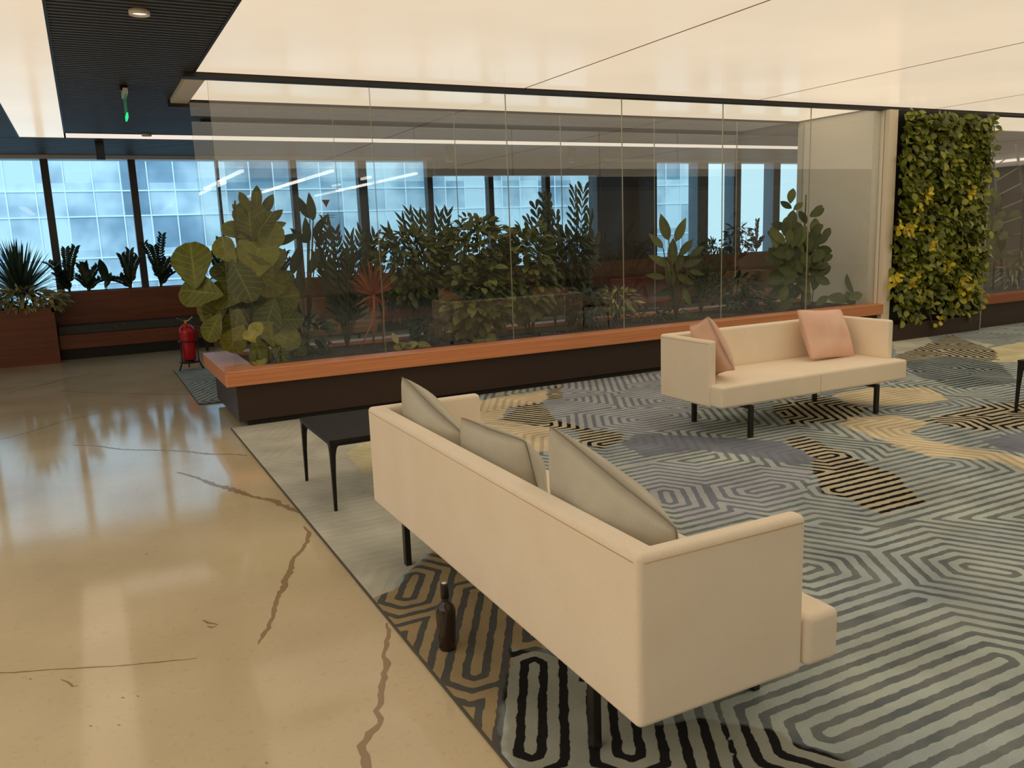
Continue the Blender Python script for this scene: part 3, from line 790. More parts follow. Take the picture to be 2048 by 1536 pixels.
# rust fan frond
b = V3(at_y(746, 700, 7.75)); b.z = .46
T = plant('dried_fan_palm', 'dried rust red fan palm frond on a thin stalk behind the glass', 'potted plant', b)
m = MB(); ms = MB(); hub = V3(at_y(747, 590, 7.75))
for i in range(30):
    a = math.radians(12+156*i/29); L = .36*(1-.25*abs(math.cos(a)))*rnd(.85, 1.1)
    m.leaf(hub, Vector((math.cos(a), rnd(-.25, .25), math.sin(a)*1.15)), (rnd(-.4, .4), -1, 0), L, .02, 'lance', rnd(-.1, .25), .2, 5)
for i in range(14):
    a = math.radians(200+140*i/13); m.leaf(hub, Vector((math.cos(a), rnd(-.4, .4), math.sin(a))), (0, -1, .2), rnd(.1, .26), .014, 'lance', .5, .2, 5)
ms.tube([b, (b+hub)/2+Vector((.01, 0, 0)), hub], [.012, .012, .016]); ms.tube([V3(at_y(722, 695, 7.75)), V3(at_y(746, 640, 7.75))], .007); ms.tube([V3(at_y(766, 690, 7.8)), V3(at_y(768, 600, 7.8))], .008)
m.build('foliage', G_RED, T); ms.build('stem', G_RED, T)

def cpx(x, y, Y): return V3(at_y(x, y, Y))
bush('schefflera', 'leafy schefflera just right of the rust red frond', 'potted plant', cpx(822, 530, 8.0), (.42, .2, .38), 620, G_MID, .10, .05, 'oval')
palm('palm tips rising above the schefflera', (850, 640), [(806, 446), (820, 432), (838, 436), (852, 440), (878, 436), (894, 434), (780, 470), (905, 470)], 8.06, G_DARK, n=12, L=.17, W=.034, ang=45)
bush('schefflera', 'tall dense schefflera at the middle of the planter, topmost of the bushes', 'potted plant', cpx(952, 500, 7.95), (.42, .26, .36), 800, G_MID, .10, .052, 'oval')
bush('ivy_bush', 'large leafed trailing bush hanging low at the middle of the planter', 'potted plant', cpx(958, 600, 7.62), (.36, .2, .40), 380, G_MID, .12, .085, 'heart')
bush('schefflera', 'bushy schefflera with pale lower leaves, right of the tall dense one', 'potted plant', cpx(1056, 545, 7.8), (.30, .25, .50), 640, G_MID, .11, .06, 'oval')
palm('fan of stiff blunt leaflets right of the bushes, before the window', (1110, 600), [(1072, 420), (1088, 402), (1098, 405), (1060, 450), (1112, 440), (1120, 470)], 8.2, G_DARK, n=10, L=.16, W=.042, prof='blunt', ang=50)
palm('tall feather shaped frond with blunt tips standing before the dark column', (1150, 620), [(1150, 392), (1166, 388), (1180, 440), (1130, 470), (1188, 480)], 8.15, G_DARK, n=13, L=.19, W=.04, prof='blunt', ang=52)
bush('dark_shrub', 'dark shrub below the tall feather shaped frond', 'potted plant', cpx(1140, 515, 8.15), (.3, .15, .28), 300, G_DARK, .13, .045, 'lance')
bush('low_fern', 'low light green plant in front of the rust coloured armchair', 'potted plant', cpx(1235, 600, 8.0), (.3, .18, .14), 190, G_VAR, .12, .035, 'lance')
bush('low_fern', 'low dark plant right of the middle bushes near the ledge', 'potted plant', cpx(1170, 610, 7.9), (.2, .2, .22), 130, G_DARK, .13, .04, 'lance')
broad('dracaena', 'upright dracaena with two tall pointed leaves behind the far sofa', (1352, 660), 7.85, .46,
      [(1328, 452, 62, 108), (1362, 458, 56, 66), (1312, 480, 44, 130), (1345, 500, 60, 90), (1375, 492, 50, 50), (1318, 520, 50, 150), (1396, 500, 40, 40), (1385, 525, 46, 20), (1340, 545, 56, 100), (1310, 552, 40, 170), (1372, 560, 44, 330), (1395, 545, 36, 350),
       (1330, 585, 44, 200), (1375, 595, 44, 300), (1345, 610, 40, 250), (1330, 640, 34, 210), (1378, 630, 34, 320), (1360, 520, 50, 75)], G_MID, .34, 'lance')
palm('small dark palm beside the upright dracaena', (1400, 640), [(1400, 500), (1420, 490), (1440, 510), (1412, 540), (1385, 520), (1450, 540)], 8.15, G_DARK, n=9, L=.14, W=.03)
bush('low_fern', 'low dark fern between the dracaena and the rubber plant', 'potted plant', cpx(1475, 575, 8.1), (.36, .15, .16), 170, G_DARK, .13, .035, 'lance')
rb = []
for i in range(95):
    x = 1603+random.gauss(0, 27); y = 495+random.gauss(0, 44)
    rb.append((min(1655, max(1548, x)), min(590, max(420, y)), rnd(30, 42), math.degrees(math.atan2(-(y-560), x-1603))+rnd(-35, 35)))
rb += [(1583, 390, 34, 82), (1572, 410, 26, 150), (1597, 412, 26, 40), (1635, 424, 36, 30), (1560, 452, 34, 160), (1650, 500, 36, 350), (1636, 455, 34, 30)]
broad('rubber_plant', 'tall bushy rubber plant with one upright top leaf, right end of the planter', (1603, 640), 7.5, .46, rb, G_MID, .5, 'oval', stem='trunk')
broad('peace_lily', 'light green low plant in front of the rubber plant', (1622, 655), 7.6, .46,
      [(1632, 560, 44, 75), (1612, 590, 44, 100), (1645, 600, 36, 40), (1585, 590, 46, 50), (1570, 610, 44, 220), (1640, 625, 34, 330), (1605, 630, 40, 250), (1560, 580, 50, 210)], G_MID, .42, 'oval')
broad('anthurium', 'small broad leafed plant in the right corner of the planter by the cream wall', (1708, 620), 7.42, .46,
      [(1704, 562, 48, 92), (1712, 592, 34, 22), (1678, 596, 42, 168), (1700, 598, 34, 120), (1714, 604, 26, 40)], G_MID, .55, 'oval')
broad('calathea', 'small light green leafed plant low behind the glass below the rust red frond', (806, 712), 7.5, .46,
      [(800, 692, 34, 190), (822, 690, 30, 20), (790, 676, 26, 120), (848, 690, 30, 350)], G_VAR, .5, 'oval')
bush('low_fern', 'dark undergrowth at the foot of the fiddle leaf fig', 'potted plant', cpx(610, 668, 7.9), (.22, .2, .16), 110, G_DARK, .14, .05, 'lance')
bush('low_fern', 'dark undergrowth below the middle bushes', 'potted plant', cpx(880, 655, 7.9), (.3, .2, .14), 120, G_DARK, .14, .05, 'lance')
bush('low_fern', 'dark undergrowth at the foot of the dracaena', 'potted plant', cpx(1300, 632, 7.9), (.3, .2, .10), 110, G_DARK, .12, .04, 'lance')
bush('low_fern', 'dark undergrowth left of the rubber plant, behind the far sofa', 'potted plant', cpx(1500, 610, 7.9), (.4, .2, .12), 130, G_DARK, .12, .05, 'lance')

# --- right planter plants
rb = []
for i in range(26):
    x = 1985+random.gauss(0, 16); y = 460+random.gauss(0, 36)
    rb.append((x, min(540, max(400, y)), rnd(28, 40), math.degrees(math.atan2(-(y-520), x-1982))+rnd(-35, 35)))
rb += [(1984, 390, 34, 88), (1966, 410, 30, 120), (2003, 430, 30, 50)]
broad('rubber_plant', 'rubber plant behind the glass right of the green wall', (1984, 600), 7.75, .43, rb, G_MID, .5, 'oval', stem='trunk')
bush('grassy_plant', 'pale grassy plant beside the right hand rubber plant', 'potted plant', cpx(2035, 545, 7.8), (.45, .25, .30), 160, G_VAR, .3, .016, 'lance', ground=.43)

# --- window side planters and bench
BN = empty('planter_bench', (-.43, 13.1, 0), 'long wood backed bench with a charcoal seat pad under the windows', 'bench')
MB().box(-.43, 14.6, 13.13, 13.5, 0, .153).build('plinth', PLINTH, BN)
MB().box(-.43, 14.6, 13.1, 13.5, .153, .351).build('front_panel', REDWOOD, BN)
MB().box(-.43, 14.6, 13.09, 13.46, .353, .469).build('seat_pad', CUSHD, BN, bevel=.015)
MB().box(-.43, 14.6, 13.46, 13.88, .353, .86).box(-.43, 14.6, 13.46, 13.49, .86, .925).box(-.43, 14.6, 13.86, 13.88, .86, .925).build('backrest', REDWOOD, BN)
MB().box(-.42, 14.6, 13.5, 13.85, .86, .89).build('soil', SOIL, BN)
LB = empty('planter_block', (-3.5, 12.85, 0), 'square edged red brown wood planter at the left edge, beside the bench', 'planter')
MB().box(-3.5, -.44, 12.85, 13.88, 0, .70).box(-3.5, -.44, 12.85, 12.88, .70, .762).box(-.47, -.44, 12.85, 13.88, .70, .762).build('box', REDWOOD, LB)
MB().box(-3.5, -.47, 12.88, 13.85, .70, .74).build('soil', SOIL, LB)
rosette('yucca', 'spiky sword leafed yucca at the left edge, in front of the window', (-.83, 13.4, .74), 130, .80, .062, G_AGAVE, droop=.25, trunk=.16)
bush('variegated_schefflera', 'cream and green variegated schefflera spilling over the left wood planter', 'potted plant', Vector((-.82, 13.08, .86)), (.58, .27, .18), 800, G_VAR, .11, .045, 'lance', ground=.74)
zz('first dark plant on the bench planter from the left, with two tall stems', (140, 585), [(98, 528), (131, 500), (151, 497), (118, 560), (112, 548)], 13.66, .89)
zz('short curly dark plant, second on the bench planter from the left', (178, 583), [(161, 532), (168, 530), (196, 536), (150, 555), (205, 560)], 13.66, .89)
broad('banana_leaf_plant', 'dark plant with one broad upright leaf between the small stemmed plants', (212, 580), 13.66, .89, [(206, 540, 52, 112), (216, 560, 34, 70)], G_ZZ, .34, 'oval')
zz('tall dark stemmed plant right of the broad upright leaf', (262, 577), [(243, 512), (260, 503), (276, 516), (240, 555), (225, 560)], 13.66, .89)
zz('tallest dark stemmed plant, right beside the second window post', (322, 575), [(289, 490), (308, 495), (324, 472), (333, 520), (356, 512), (345, 545)], 13.66, .89)
zz('dark stemmed plant partly behind the fig leaves', (375, 573), [(362, 540), (385, 500), (400, 530)], 13.66, .89)
zz('dark stemmed plant on the bench planter seen through the left end of the glass', (445, 570), [(420, 510), (440, 480), (470, 500), (458, 530)], 13.66, .89)
bush('dark_shrub', 'dark shrub on the bench planter before the bright right hand windows', 'potted plant', cpx(1478, 486, 13.66), (.42, .14, .40), 230, G_ZZ, .15, .06, 'lance', ground=.89)
zz('thin dark cactus like plant before the bright right hand windows', (1512, 512), [(1514, 442), (1525, 475), (1500, 470)], 13.66, .89)
bush('dark_shrub', 'dark shrub on the bench planter, left of the bright right hand windows', 'potted plant', cpx(1425, 500, 13.66), (.35, .14, .20), 130, G_ZZ, .15, .05, 'lance', ground=.89)
bush('dark_shrub', 'dark shrub on the bench planter at the foot of the dark column', 'potted plant', cpx(1240, 505, 13.35+.33), (.85, .07, .20), 190, G_DARK, .15, .05, 'lance', ground=.89)
for (x0, tops, lb) in ((560, [(545, 500), (572, 505), (585, 520)], 'behind the fiddle leaf fig'), (700, [(690, 500), (715, 510)], 'behind the feathery palm'), (1010, [(1000, 480), (1020, 490)], 'between the tall middle bushes')):
    zz('dark stemmed plant on the bench planter glimpsed '+lb, (x0, 560), tops, 13.66, .89)

# --- living green wall
GW = empty('green_wall', (9.06, 7.1, 0), 'vertical living wall of dense green leaves with yellow patches', 'green wall')
MB().box(8.97, 10.69, 7.12, 7.26, .05, 2.825).build('panel', PLINTH, GW)
MB().box(8.98, 10.68, 7.02, 7.12, .0125, .22).build('trough', DARKB, GW, bevel=.004)
m = MB()
for i in range(3000):
    z = rnd(.26, 2.80); x = rnd(9.02 if z > 2.3 else 8.95, 10.67); dp = abs(random.gauss(0, .05)); lum = math.sin(x*5.1)*math.sin(z*4.3)
    y = 7.10-dp-.03*(1+lum)
    if z < .42 and random.random() < (.5 if x > 9.9 else .75): continue
    m.leaf((x, y, z), (rnd(-1, 1), rnd(-1.0, -.2), rnd(-1.1, .5)), (rnd(-.5, .5), -.7, rnd(.2, 1)), rnd(.08, .13), rnd(.055, .085), 'oval', rnd(.1, .9), .2, 4)
m.build('foliage', G_WALL, GW)
ym = MB()
for (x, y, n) in [(1788, 558, 10), (1820, 566, 8), (1804, 454, 9), (1822, 457, 8), (1853, 395, 7), (1859, 447, 3), (1859, 493, 12), (1944, 385, 9), (1895, 532, 7), (1931, 574, 9), (1928, 556, 6), (1845, 545, 3), (1840, 410, 3), (1936, 590, 4), (1880, 640, 3)]:
    c = V3(at_y(x, y, 6.95))
    for k in range(int(n*1.7)):
        ym.leaf(c+Vector((rnd(-.07, .07), rnd(-.02, .02), rnd(-.06, .06))), (rnd(-1, 1), rnd(-.6, -.1), rnd(-1, .6)), (rnd(-.4, .4), -.8, .6), rnd(.07, .11), .06, 'oval', .5, .15, 4)
ym.build('yellow_foliage', G_YEL, GW, label='patches of bright yellow leaves')
vs = MB(); vs.tube([V3(at_y(1858, 600, 7.0)), V3(at_y(1860, 630, 6.99)), V3(at_y(1866, 655, 7.0)), V3(at_y(1874, 662, 6.98))], [.012, .01, .009, .004]); vs.build('vine_stem', STEMB, GW)

# ================================================================== SOFAS
def extr(mb, poly, z0, z1):
    n = len(poly); vs = [(x, y, z0) for x, y in poly]+[(x, y, z1) for x, y in poly]
    mb.add(vs, [tuple(range(n))[::-1], tuple(range(n, 2*n))]+[(i, (i+1) % n, n+(i+1) % n, n+i) for i in range(n)])
def make_sofa(L, label, fab, legx, bt=.085, at=.06, seam=True, cat='sofa', top=.735, legs=True):
    r = empty('sofa', (0, 0, 0), label, cat)
    h = L/2; z0, z1 = .25, top
    sh = MB(); extr(sh, [(-h, -.285), (-h+at, -.285), (-h+at, .30-bt), (h-at, .30-bt), (h-at, -.285), (h, -.285), (h, .30), (-h, .30)], z0, z1)
    sh.build('back_and_arms', fab, r, bevel=.02, seg=4, world=False)
    c = MB(); e = h-at-.002
    extr(c, [(-e, .30-bt), (-e, -.288), (-h-.012, -.288), (-h-.012, -.42), (h+.012, -.42), (h+.012, -.288), (e, -.288), (e, .30-bt)], .262, .425)
    sc = c.build('seat_cushion', fab, r, bevel=.024, seg=4, world=False)
    if seam:
        MB().box(-.0012, .0012, -.4215, -.41, .275, .41).build('seam', STITCH, sc, world=False)
        p = MB(); e = .0215
        p.tube([(-h+.02, .3002, z1-e), (h-.02, .3002, z1-e)], .0016, 5)
        for s in (-1, 1): p.tube([(s*(h+.0002), -.27, z1-e), (s*(h+.0002), .28, z1-e)], .0016, 5)
        p.build('piping', STITCH, r, world=False)
    for s in (-1, 1):
        x = s*legx
        MB().box(x-.02, x+.02, -.37, .25, .226, .2505).build('leg_rail', BLACKM, r, world=False)
        for y in (-.385, .245): MB().box(x-.018, x+.018, y-.014, y+.014, .012, .2505).build('leg', BLACKM, r, bevel=.002, world=False)
    return r
s1 = make_sofa(2.24, 'long cream sofa in the foreground seen from behind, carrying three grey cushions', SOFA, .815)
s1.location = (1.45, 2.73, 0); s1.rotation_euler = (0, 0, math.pi/2)
s2 = make_sofa(1.91, 'shorter cream sofa near the glass partition with two pink cushions', SOFA, .66)
s2.location = (4.835, 4.815, 0)

def pillow(name, label, mat, w, h, t, loc, rot, seed, group=None, pipe=STITCHG, wr=1.0):
    rs = np.random.RandomState(seed); N = 30
    u = np.linspace(-1, 1, N+1); U, Vv = np.meshgrid(u, u)
    prof = np.clip((1-np.abs(U)**2.4), 0, 1)**.6*np.clip((1-np.abs(Vv)**2.4), 0, 1)**.6
    shr = 1-.07*(1-Vv**2)*np.abs(U)**2; shz = 1-.07*(1-U**2)*np.abs(Vv)**2
    ck = 1-.05*(U**6)*(Vv**6); X = U*w/2*shr*ck; Z = Vv*h/2*shz*ck
    wrk = np.zeros_like(U)
    for k in range(7):
        a, p = rs.uniform(0, math.pi), rs.uniform(0, 6.28); fq = rs.uniform(2.5, 7)
        cu, cv = rs.uniform(-.8, .8, 2)
        wrk += np.sin(fq*(U*math.cos(a)+Vv*math.sin(a))+p)*np.exp(-((U-cu)**2+(Vv-cv)**2)*2.2)
    r = tag(empty(name, loc), label, 'cushion', group)
    mb = MB()
    for s in (-1, 1):
        Y = s*(prof*t/2+.003) + s*prof*wrk*.009*wr + .014*np.sin(U*2.2+seed)*np.sin(Vv*1.9+seed*2)*wr*(.3+prof)
        vs = np.stack([X.ravel(), Y.ravel(), Z.ravel()], 1)
        idx = np.arange((N+1)**2).reshape(N+1, N+1)
        Q = np.stack([idx[:-1, :-1].ravel(), idx[:-1, 1:].ravel(), idx[1:, 1:].ravel(), idx[1:, :-1].ravel()], 1)
        if s > 0: Q = Q[:, ::-1]
        mb.add(vs.tolist(), [tuple(q) for q in Q.tolist()], 0, True)
        if s < 0: edge = list(idx[0, :])+list(idx[1:, -1])+list(idx[-1, :-1][::-1])+list(idx[1:-1, 0][::-1]); E0 = vs[edge]
        else: E1 = vs[edge]
    ring = (E0+E1)/2
    o0 = 0; o1 = (N+1)**2; n = len(edge)
    mb.f += [(o0+edge[i], o0+edge[(i+1) % n], o1+edge[(i+1) % n], o1+edge[i]) for i in range(n)]; mb.m += [0]*n; mb.sm += [True]*n
    mb.build('cover', mat, r, world=False)
    p = MB(); pts = [tuple(q) for q in ring]+[tuple(ring[0])]
    p.tube(pts, .0028, 5, caps=False); p.build('seam', pipe, r, world=False)
    r.rotation_mode = 'XYZ'
    r.matrix_world = Matrix.Translation(loc) @ rot
    return r
RX = lambda a: Matrix.Rotation(math.radians(a), 4, 'X')
RY = lambda a: Matrix.Rotation(math.radians(a), 4, 'Y')
RZ = lambda a: Matrix.Rotation(math.radians(a), 4, 'Z')
# on the long sofa: local +x of the cushion runs along +Y of the room
pillow('cushion', 'grey cushion nearest the viewer, the highest one, tilted on the long sofa', GREYC, .66, .43, .19, (1.37, 2.06, .64), RZ(90) @ RX(-14) @ RY(-16), 1)
pillow('cushion', 'grey cushion in the middle of the three on the long sofa', GREYC, .60, .41, .19, (1.37, 2.80, .615), RZ(90) @ RX(-14) @ RY(2), 2)
pillow('cushion', 'grey cushion farthest from the viewer, leaning over the far corner of the long sofa', GREYC, .66, .40, .19, (1.37, 3.51, .62), RZ(90) @ RX(-14) @ RY(-14), 3)
pillow('cushion', 'square pink cushion leaning in the right corner of the shorter sofa', PINK, .54, .44, .16, (5.40, 4.87, .625), RZ(3) @ RX(-25) @ RY(4), 4, pipe=PINK, wr=1.2)
pillow('cushion', 'pink cushion leaning against the left arm of the shorter sofa, seen edge on', PINK, .44, .44, .16, (4.07, 4.74, .655), RZ(76) @ RX(-22) @ RY(16), 5, pipe=PINK, wr=1.2)

# ================================================================== TABLES, BOTTLE
def side_table(x0, x1, y0, y1, label, zt=.43):
    r = empty('side_table', (x0, y0, 0), label, 'side table')
    MB().box(x0, x1, y0, y1, zt-.022, zt).build('tabletop', BLACKW, r, bevel=.003)
    ap = MB(); e = .012
    ap.box(x0+e, x1-e, y0+e, y0+e+.018, zt-.04, zt-.0225).box(x0+e, x1-e, y1-e-.018, y1-e, zt-.04, zt-.0225).box(x0+e, x0+e+.018, y0+e, y1-e, zt-.04, zt-.0225).box(x1-e-.018, x1-e, y0+e, y1-e, zt-.04, zt-.0225)
    ap.build('apron', BLACKW, r)
    for sx, cx in ((1, x0), (-1, x1)):
        for sy, cy in ((1, y0), (-1, y1)):
            l = MB(); prof = [(.012, .011), (.22, .015), (zt-.09, .02), (zt-.05, .026), (zt-.0225, .04)]
            vs = []
            for z, w in prof:
                o = .003; a, b = cx+sx*o, cy+sy*o
                vs += [(a, b, z), (a+sx*w*1.5, b, z), (a+sx*w*1.5, b+sy*w*1.5, z), (a, b+sy*w*1.5, z)]
            n = len(prof); l.add(vs, [(i*4+k, i*4+(k+1) % 4, (i+1)*4+(k+1) % 4, (i+1)*4+k) for i in range(n-1) for k in range(4)]+[(0, 3, 2, 1), tuple((n-1)*4+k for k in range(4))])
            l.build('leg', BLACKW, r)
    return r
side_table(1.11, 1.82, 4.50, 5.22, 'small black side table with slim tapered legs at the end of the long sofa')
side_table(6.35, 7.05, 3.10, 3.85, 'black side table cut off by the right edge of the photo')

bl = empty('bottle', (1.053, 2.70, .012), 'dark smoked glass bottle with a black neck standing on the carpet edge behind the sofa', 'bottle')
MB().lathe((1.053, 2.70, .0125), [(0, 0), (.028, 0), (.031, .004), (.032, .02), (.0365, .10), (.0375, .152), (.036, .163), (.028, .178), (.018, .186), (.0145, .195), (.0135, .212)], 32).build('body', BOTTLE, bl)
MB().lathe((1.053, 2.70, .0125), [(.0137, .205), (.0155, .206), (.0155, .258), (.013, .262), (.011, .262), (0, .262)], 24).build('cap', BLACKM, bl)
MB().lathe((1.053, 2.70, .0125), [(.0095, .2622), (.0092, .2640), (0, .2642)], 20).build('cap_top', WHITE, bl, label='white dot on the cap')

# ================================================================== EXTINGUISHER
ex = empty('fire_extinguisher', (1.03, 10.86, .13), 'red fire extinguisher in a black stand beside the planter end', 'fire extinguisher')
cx, cy = 1.03, 10.86
MB().lathe((cx, cy, .135), [(0, 0), (.075, 0), (.082, .01), (.09, .2), (.095, .34), (.088, .39), (.06, .425), (.03, .44), (.024, .45), (0, .45)], 32).build('cylinder', REDP, ex)
h = MB(); h.lathe((cx, cy, .58), [(.02, 0), (.024, .01), (.018, .03), (.02, .045), (0, .05)], 16); h.build('valve', BRASS, ex)
h = MB(); h.bar((cx-.01, cy, .615), (cx-.10, cy-.02, .66), .018, .01).bar((cx, cy, .60), (cx+.08, cy-.01, .665), .018, .01); h.build('handle', CHROME, ex)
h = MB(); h.tube([(cx+.02, cy, .60), (cx+.06, cy-.03, .60), (cx+.105, cy-.05, .54), (cx+.11, cy-.05, .40), (cx+.10, cy-.04, .27)], .010, 8); h.build('hose', BLACKM, ex)
st = empty('extinguisher_stand', (cx, cy, 0), 'black three legged ring stand holding the red fire extinguisher', 'stand')
h = MB(); R = .112
ringp = lambda r, z: [(cx+r*math.cos(t*math.pi/12), cy+r*math.sin(t*math.pi/12), z) for t in range(25)]
h.tube(ringp(R, .37), .007, 6, caps=False); h.build('holding_ring', BLACKM, st)
h = MB(); h.lathe((cx, cy, .10), [(0, 0), (.115, 0), (.12, .01), (.12, .022), (0, .022)], 24); h.build('base_plate', BLACKM, st)
for a in (215, 325, 90):
    q = math.radians(a); c_, s_ = math.cos(q), math.sin(q)
    MB().tube([(cx+c_*R, cy+s_*R, .37), (cx+c_*.12, cy+s_*.12, .12), (cx+c_*.17, cy+s_*.17, .02)], .009, 8).build('leg', BLACKM, st)

bp = empty('post', (1.46, 12.7, 0), 'slim black post standing between the bench and the planter end', 'post')
MB().box(1.435, 1.475, 12.68, 12.72, 0, .72).build('post_body', BLACKM, bp); MB().box(1.42, 1.49, 12.66, 12.74, .72, .75).build('post_cap', CHROME, bp)

# ================================================================== CEILING FITTINGS
for (x, y, lb) in ((278, 20, 'round white downlight in the dark louver ceiling near the top edge'), (293, 267.5, 'small round downlight in the louver ceiling close to the bright strip')):
    p = at_z(x, y, ZC); r = empty('downlight', p, lb, 'downlight')
    MB().lathe((p[0], p[1], ZC-.028), [(0, .012), (.044, .012), (.05, 0), (.056, 0), (.058, .027), (0, .027)], 28).build('rim', WHITE, r)
    MB().lathe((p[0], p[1], ZC-.017), [(0, 0), (.043, 0)], 24).build('lens', DOWN, r)
e = at_z(248, 172, ZC)
r = empty('exit_sign', (e[0], 7.9, 2.6), 'slim green lit emergency sign hanging edge on from the louver ceiling', 'emergency sign')
X0, Y0 = .463, 7.92
MB().box(X0-.015, X0+.02, Y0-.16, Y0+.16, 2.79, 2.83).build('housing', WHITE, r)
MB().box(X0-.03, X0+.03, Y0-.03, Y0+.03, 2.83, 2.869).build('bracket', BLACKM, r)
MB().box(X0-.006, X0+.003, Y0-.13, Y0+.13, 2.64, 2.789).build('panel', plain('green_acrylic', srgb(70, 120, 90), .2, emit=(.02, .25, .1, 1), es=.25), r)
MB().box(X0-.007, X0+.005, Y0-.13, Y0+.13, 2.60, 2.639).build('lit_edge', GREENL, r, label='bright green glowing lower edge')
for (x, lb) in ((198, 'black box hanging below the ceiling in front of the left windows'), (883, 'black box hanging below the ceiling, seen through the glass left of the low header'), (1140, 'black box hanging below the ceiling, seen through the glass before the dark column')):
    p = at_z(x, 283 if x < 300 else 297, ZC)
    bx = MB().box(p[0]-.05, p[0]+.05, 12.06-.05, 12.06+.05, 2.645, ZC); tag(bx.build('ceiling_box', BLACKM), lb, 'ceiling fixture')
# red triangle window marker
p = at_y(652, 407, 13.975)
r = empty('window_sticker', p, 'small red downward triangle sticker on the window with two faint lines below', 'sticker')
t = MB(); s = .068
t.add([(p[0]-s, 13.975, p[2]+s*.9), (p[0]+s, 13.975, p[2]+s*.9), (p[0], 13.975, p[2]-s*.95), (p[0]-s, 13.98, p[2]+s*.9), (p[0]+s, 13.98, p[2]+s*.9), (p[0], 13.98, p[2]-s*.95)], [(0, 2, 1), (3, 4, 5), (0, 1, 4, 3), (1, 2, 5, 4), (2, 0, 3, 5)])
t.build('triangle', plain('sticker_red', srgb(220, 90, 90), .5), r)
t = MB().box(p[0]-.14, p[0]+.14, 13.975, 13.978, p[2]-.20, p[2]-.19).box(p[0]-.13, p[0]+.13, 13.975, 13.978, p[2]-.235, p[2]-.225); t.build('text_line', plain('sticker_grey', srgb(130, 150, 165), .5), r)

# ================================================================== FURNITURE BEYOND THE GLASS
def place_sofa(L, label, fab, x, y, rz, lx=None, cat='sofa', top=.735):
    s = make_sofa(L, label, fab, lx or L/2-.25, seam=False, cat=cat, top=top); s.location = (x, y, 0); s.rotation_euler = (0, 0, math.radians(rz)); return s
place_sofa(1.5, 'tan sofa beyond the glass behind the fiddle leaf fig', BROWNS, 2.75, 11.4, 0)
place_sofa(.95, 'rust coloured armchair beyond the glass', REDS, *at_y(1290, 600, 10.9)[:2], 0, cat='armchair', top=.74)
place_sofa(1.3, 'tan sofa beyond the glass behind the far cream sofa', BROWNS, *at_y(1480, 600, 10.9)[:2], 0)
for (x, Y, lb) in ((1188, 9.5, 'dark grey cube stool beyond the glass, left of its twin'), (1238, 9.6, 'dark grey cube stool beyond the glass, right of its twin')):
    p = at_y(x, 650, Y); r = empty('ottoman', (p[0], Y, 0), lb, 'stool')
    MB().box(p[0]-.24, p[0]+.20, Y-.22, Y+.22, .03, .44).build('cushion', GREYS, r, bevel=.02); MB().box(p[0]-.2, p[0]+.16, Y-.18, Y+.18, .0125, .03).build('base', PLINTH, r)
for (x, Y, z, lb) in ((1105, 9.3, .42, 'small round grey table beyond the glass, below the middle bushes'), (1300, 9.6, .40, 'small round grey table beyond the glass, left of the far sofa')):
    p = at_y(x, 655, Y); r = empty('round_table', (p[0], Y, 0), lb, 'side table')
    MB().lathe((p[0], Y, z-.02), [(0, 0), (.24, 0), (.245, .01), (.24, .02), (0, .02)], 28).build('tabletop', GREYS, r)
    MB().lathe((p[0], Y, .0125), [(0, 0), (.14, 0), (.14, .01), (.018, .02), (.016, z-.033), (0, z-.033)], 20).build('pedestal', BLACKM, r)

# ladders at the right
L1 = empty('ladder', (15.4, 11.5, 0), 'pale aluminium ladder leaning on the grey wall at the right edge', 'ladder')
A0, A1 = V3(at_y(2010, 600, 10.5)), V3(at_y(1988, 322, 10.9)); B0, B1 = V3(at_y(2072, 600, 10.3)), V3(at_y(2032, 288, 10.6))
A0.z = B0.z = .02
MB().bar(A0, A1, .05, .03).build('stile', ALU, L1); MB().bar(B0, B1, .05, .03).build('stile', ALU, L1)
for i in range(9):
    t = (i+.6)/9; MB().bar(A0.lerp(A1, t), B0.lerp(B1, t), .025).build('rung', ALU, L1)
L2 = empty('step_ladder', (15.6, 9.4, 0), 'dark folding step ladder standing in front of the pale ladder', 'ladder')
tp = [V3(at_y(2000, 392, 9.6)), V3(at_y(2050, 386, 9.6))]
lo = [V3(at_y(1965, 560, 9.3)), V3(at_y(2006, 560, 9.9)), V3(at_y(2040, 560, 9.3)), V3(at_y(2080, 560, 9.9))]
for v in lo: v.z = .02
for i, v in enumerate(lo): MB().bar(v, tp[i//2], .05, .035).build('leg', MULL, L2)
for t in (.2, .4, .6, .8): MB().bar(lo[0].lerp(tp[0], t), lo[2].lerp(tp[1], t), .07, .02).build('step', MULL, L2)
MB().bar(tp[0], tp[1], .12, .03).build('top_step', MULL, L2)

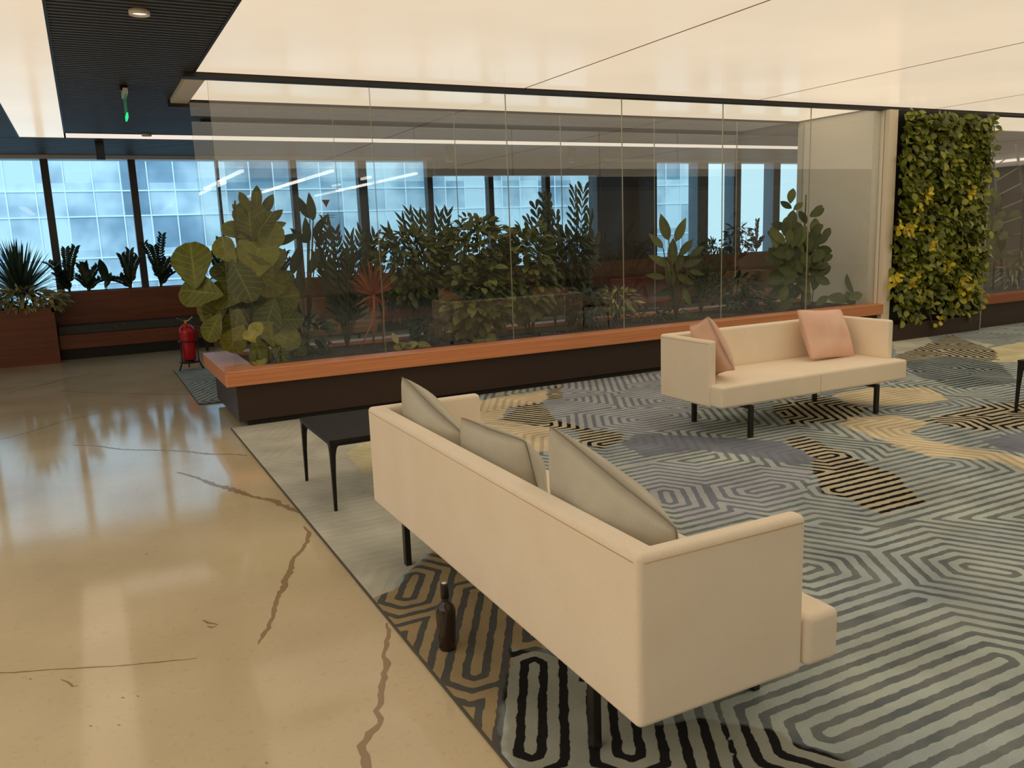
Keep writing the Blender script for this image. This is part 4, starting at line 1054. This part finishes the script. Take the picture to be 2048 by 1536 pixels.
# ================================================================== OFFICE TOWER ACROSS THE STREET
def facade_mat():
    m, n, l, b = nmat('facade_glass')
    tc = n.new('ShaderNodeTexCoord'); mp = n.new('ShaderNodeMapping'); mp.inputs['Location'].default_value = (.05, 0, -1.0); l.new(tc.outputs['Object'], mp.inputs[0])
    sn = n.new('ShaderNodeVectorMath'); sn.operation = 'SNAP'; sn.inputs[1].default_value = (1.29, 100, 1.68); l.new(mp.outputs[0], sn.inputs[0])
    wn_ = n.new('ShaderNodeTexWhiteNoise'); l.new(sn.outputs[0], wn_.inputs['Vector'])
    t = n.new('ShaderNodeTexNoise'); t.inputs['Scale'].default_value = .16; t.inputs['Detail'].default_value = 3; l.new(tc.outputs['Object'], t.inputs['Vector'])  # noise drift paints blurred reflections into the panel colour
    t2 = n.new('ShaderNodeTexNoise'); t2.inputs['Scale'].default_value = .7; t2.inputs['Detail'].default_value = 2; l.new(tc.outputs['Object'], t2.inputs['Vector'])
    a = n.new('ShaderNodeMath'); a.operation = 'MULTIPLY_ADD'; a.inputs[1].default_value = .28; l.new(wn_.outputs['Value'], a.inputs[0]); l.new(t.outputs[0], a.inputs[2])
    c = n.new('ShaderNodeMath'); c.operation = 'MULTIPLY_ADD'; c.inputs[1].default_value = .35; l.new(t2.outputs[0], c.inputs[0]); l.new(a.outputs[0], c.inputs[2])
    r = n.new('ShaderNodeValToRGB'); e = r.color_ramp.elements
    e[0].position = .52; e[0].color = srgb(100, 128, 150); e[1].position = .93; e[1].color = srgb(212, 230, 240)
    x = e.new(.72); x.color = srgb(140, 166, 186)
    l.new(c.outputs[0], r.inputs[0]); l.new(r.outputs[0], b.inputs['Base Color'])
    b.inputs['Roughness'].default_value = .4; b.inputs['Specular IOR Level'].default_value = .2
    return m
OB = empty('office_building', (-30, 48, -8), 'pale blue glass office tower across the street outside the windows', 'building')
FX1 = 40.5
MB().box(-30, FX1, 48, 60, -8, 24).build('glass_facade', facade_mat(), OB)
FR = plain('facade_frame', srgb(226, 240, 248), .5)
g = MB()
x = -3.02-1.29*20
while x < FX1: g.box(x-.03, x+.03, 47.93, 48, -8, 24); x += 1.29
for k in range(-2, 6):
    for z in (1.0+3.36*k, 3.09+3.36*k): g.box(-30, FX1, 47.92, 48, z-.035, z+.035)
g.build('mullion_grid', FR, OB)
struct('ground', MB().box(-60, 80, 15, 90, -8.2, -8), plain('street', srgb(150, 165, 175), .8))
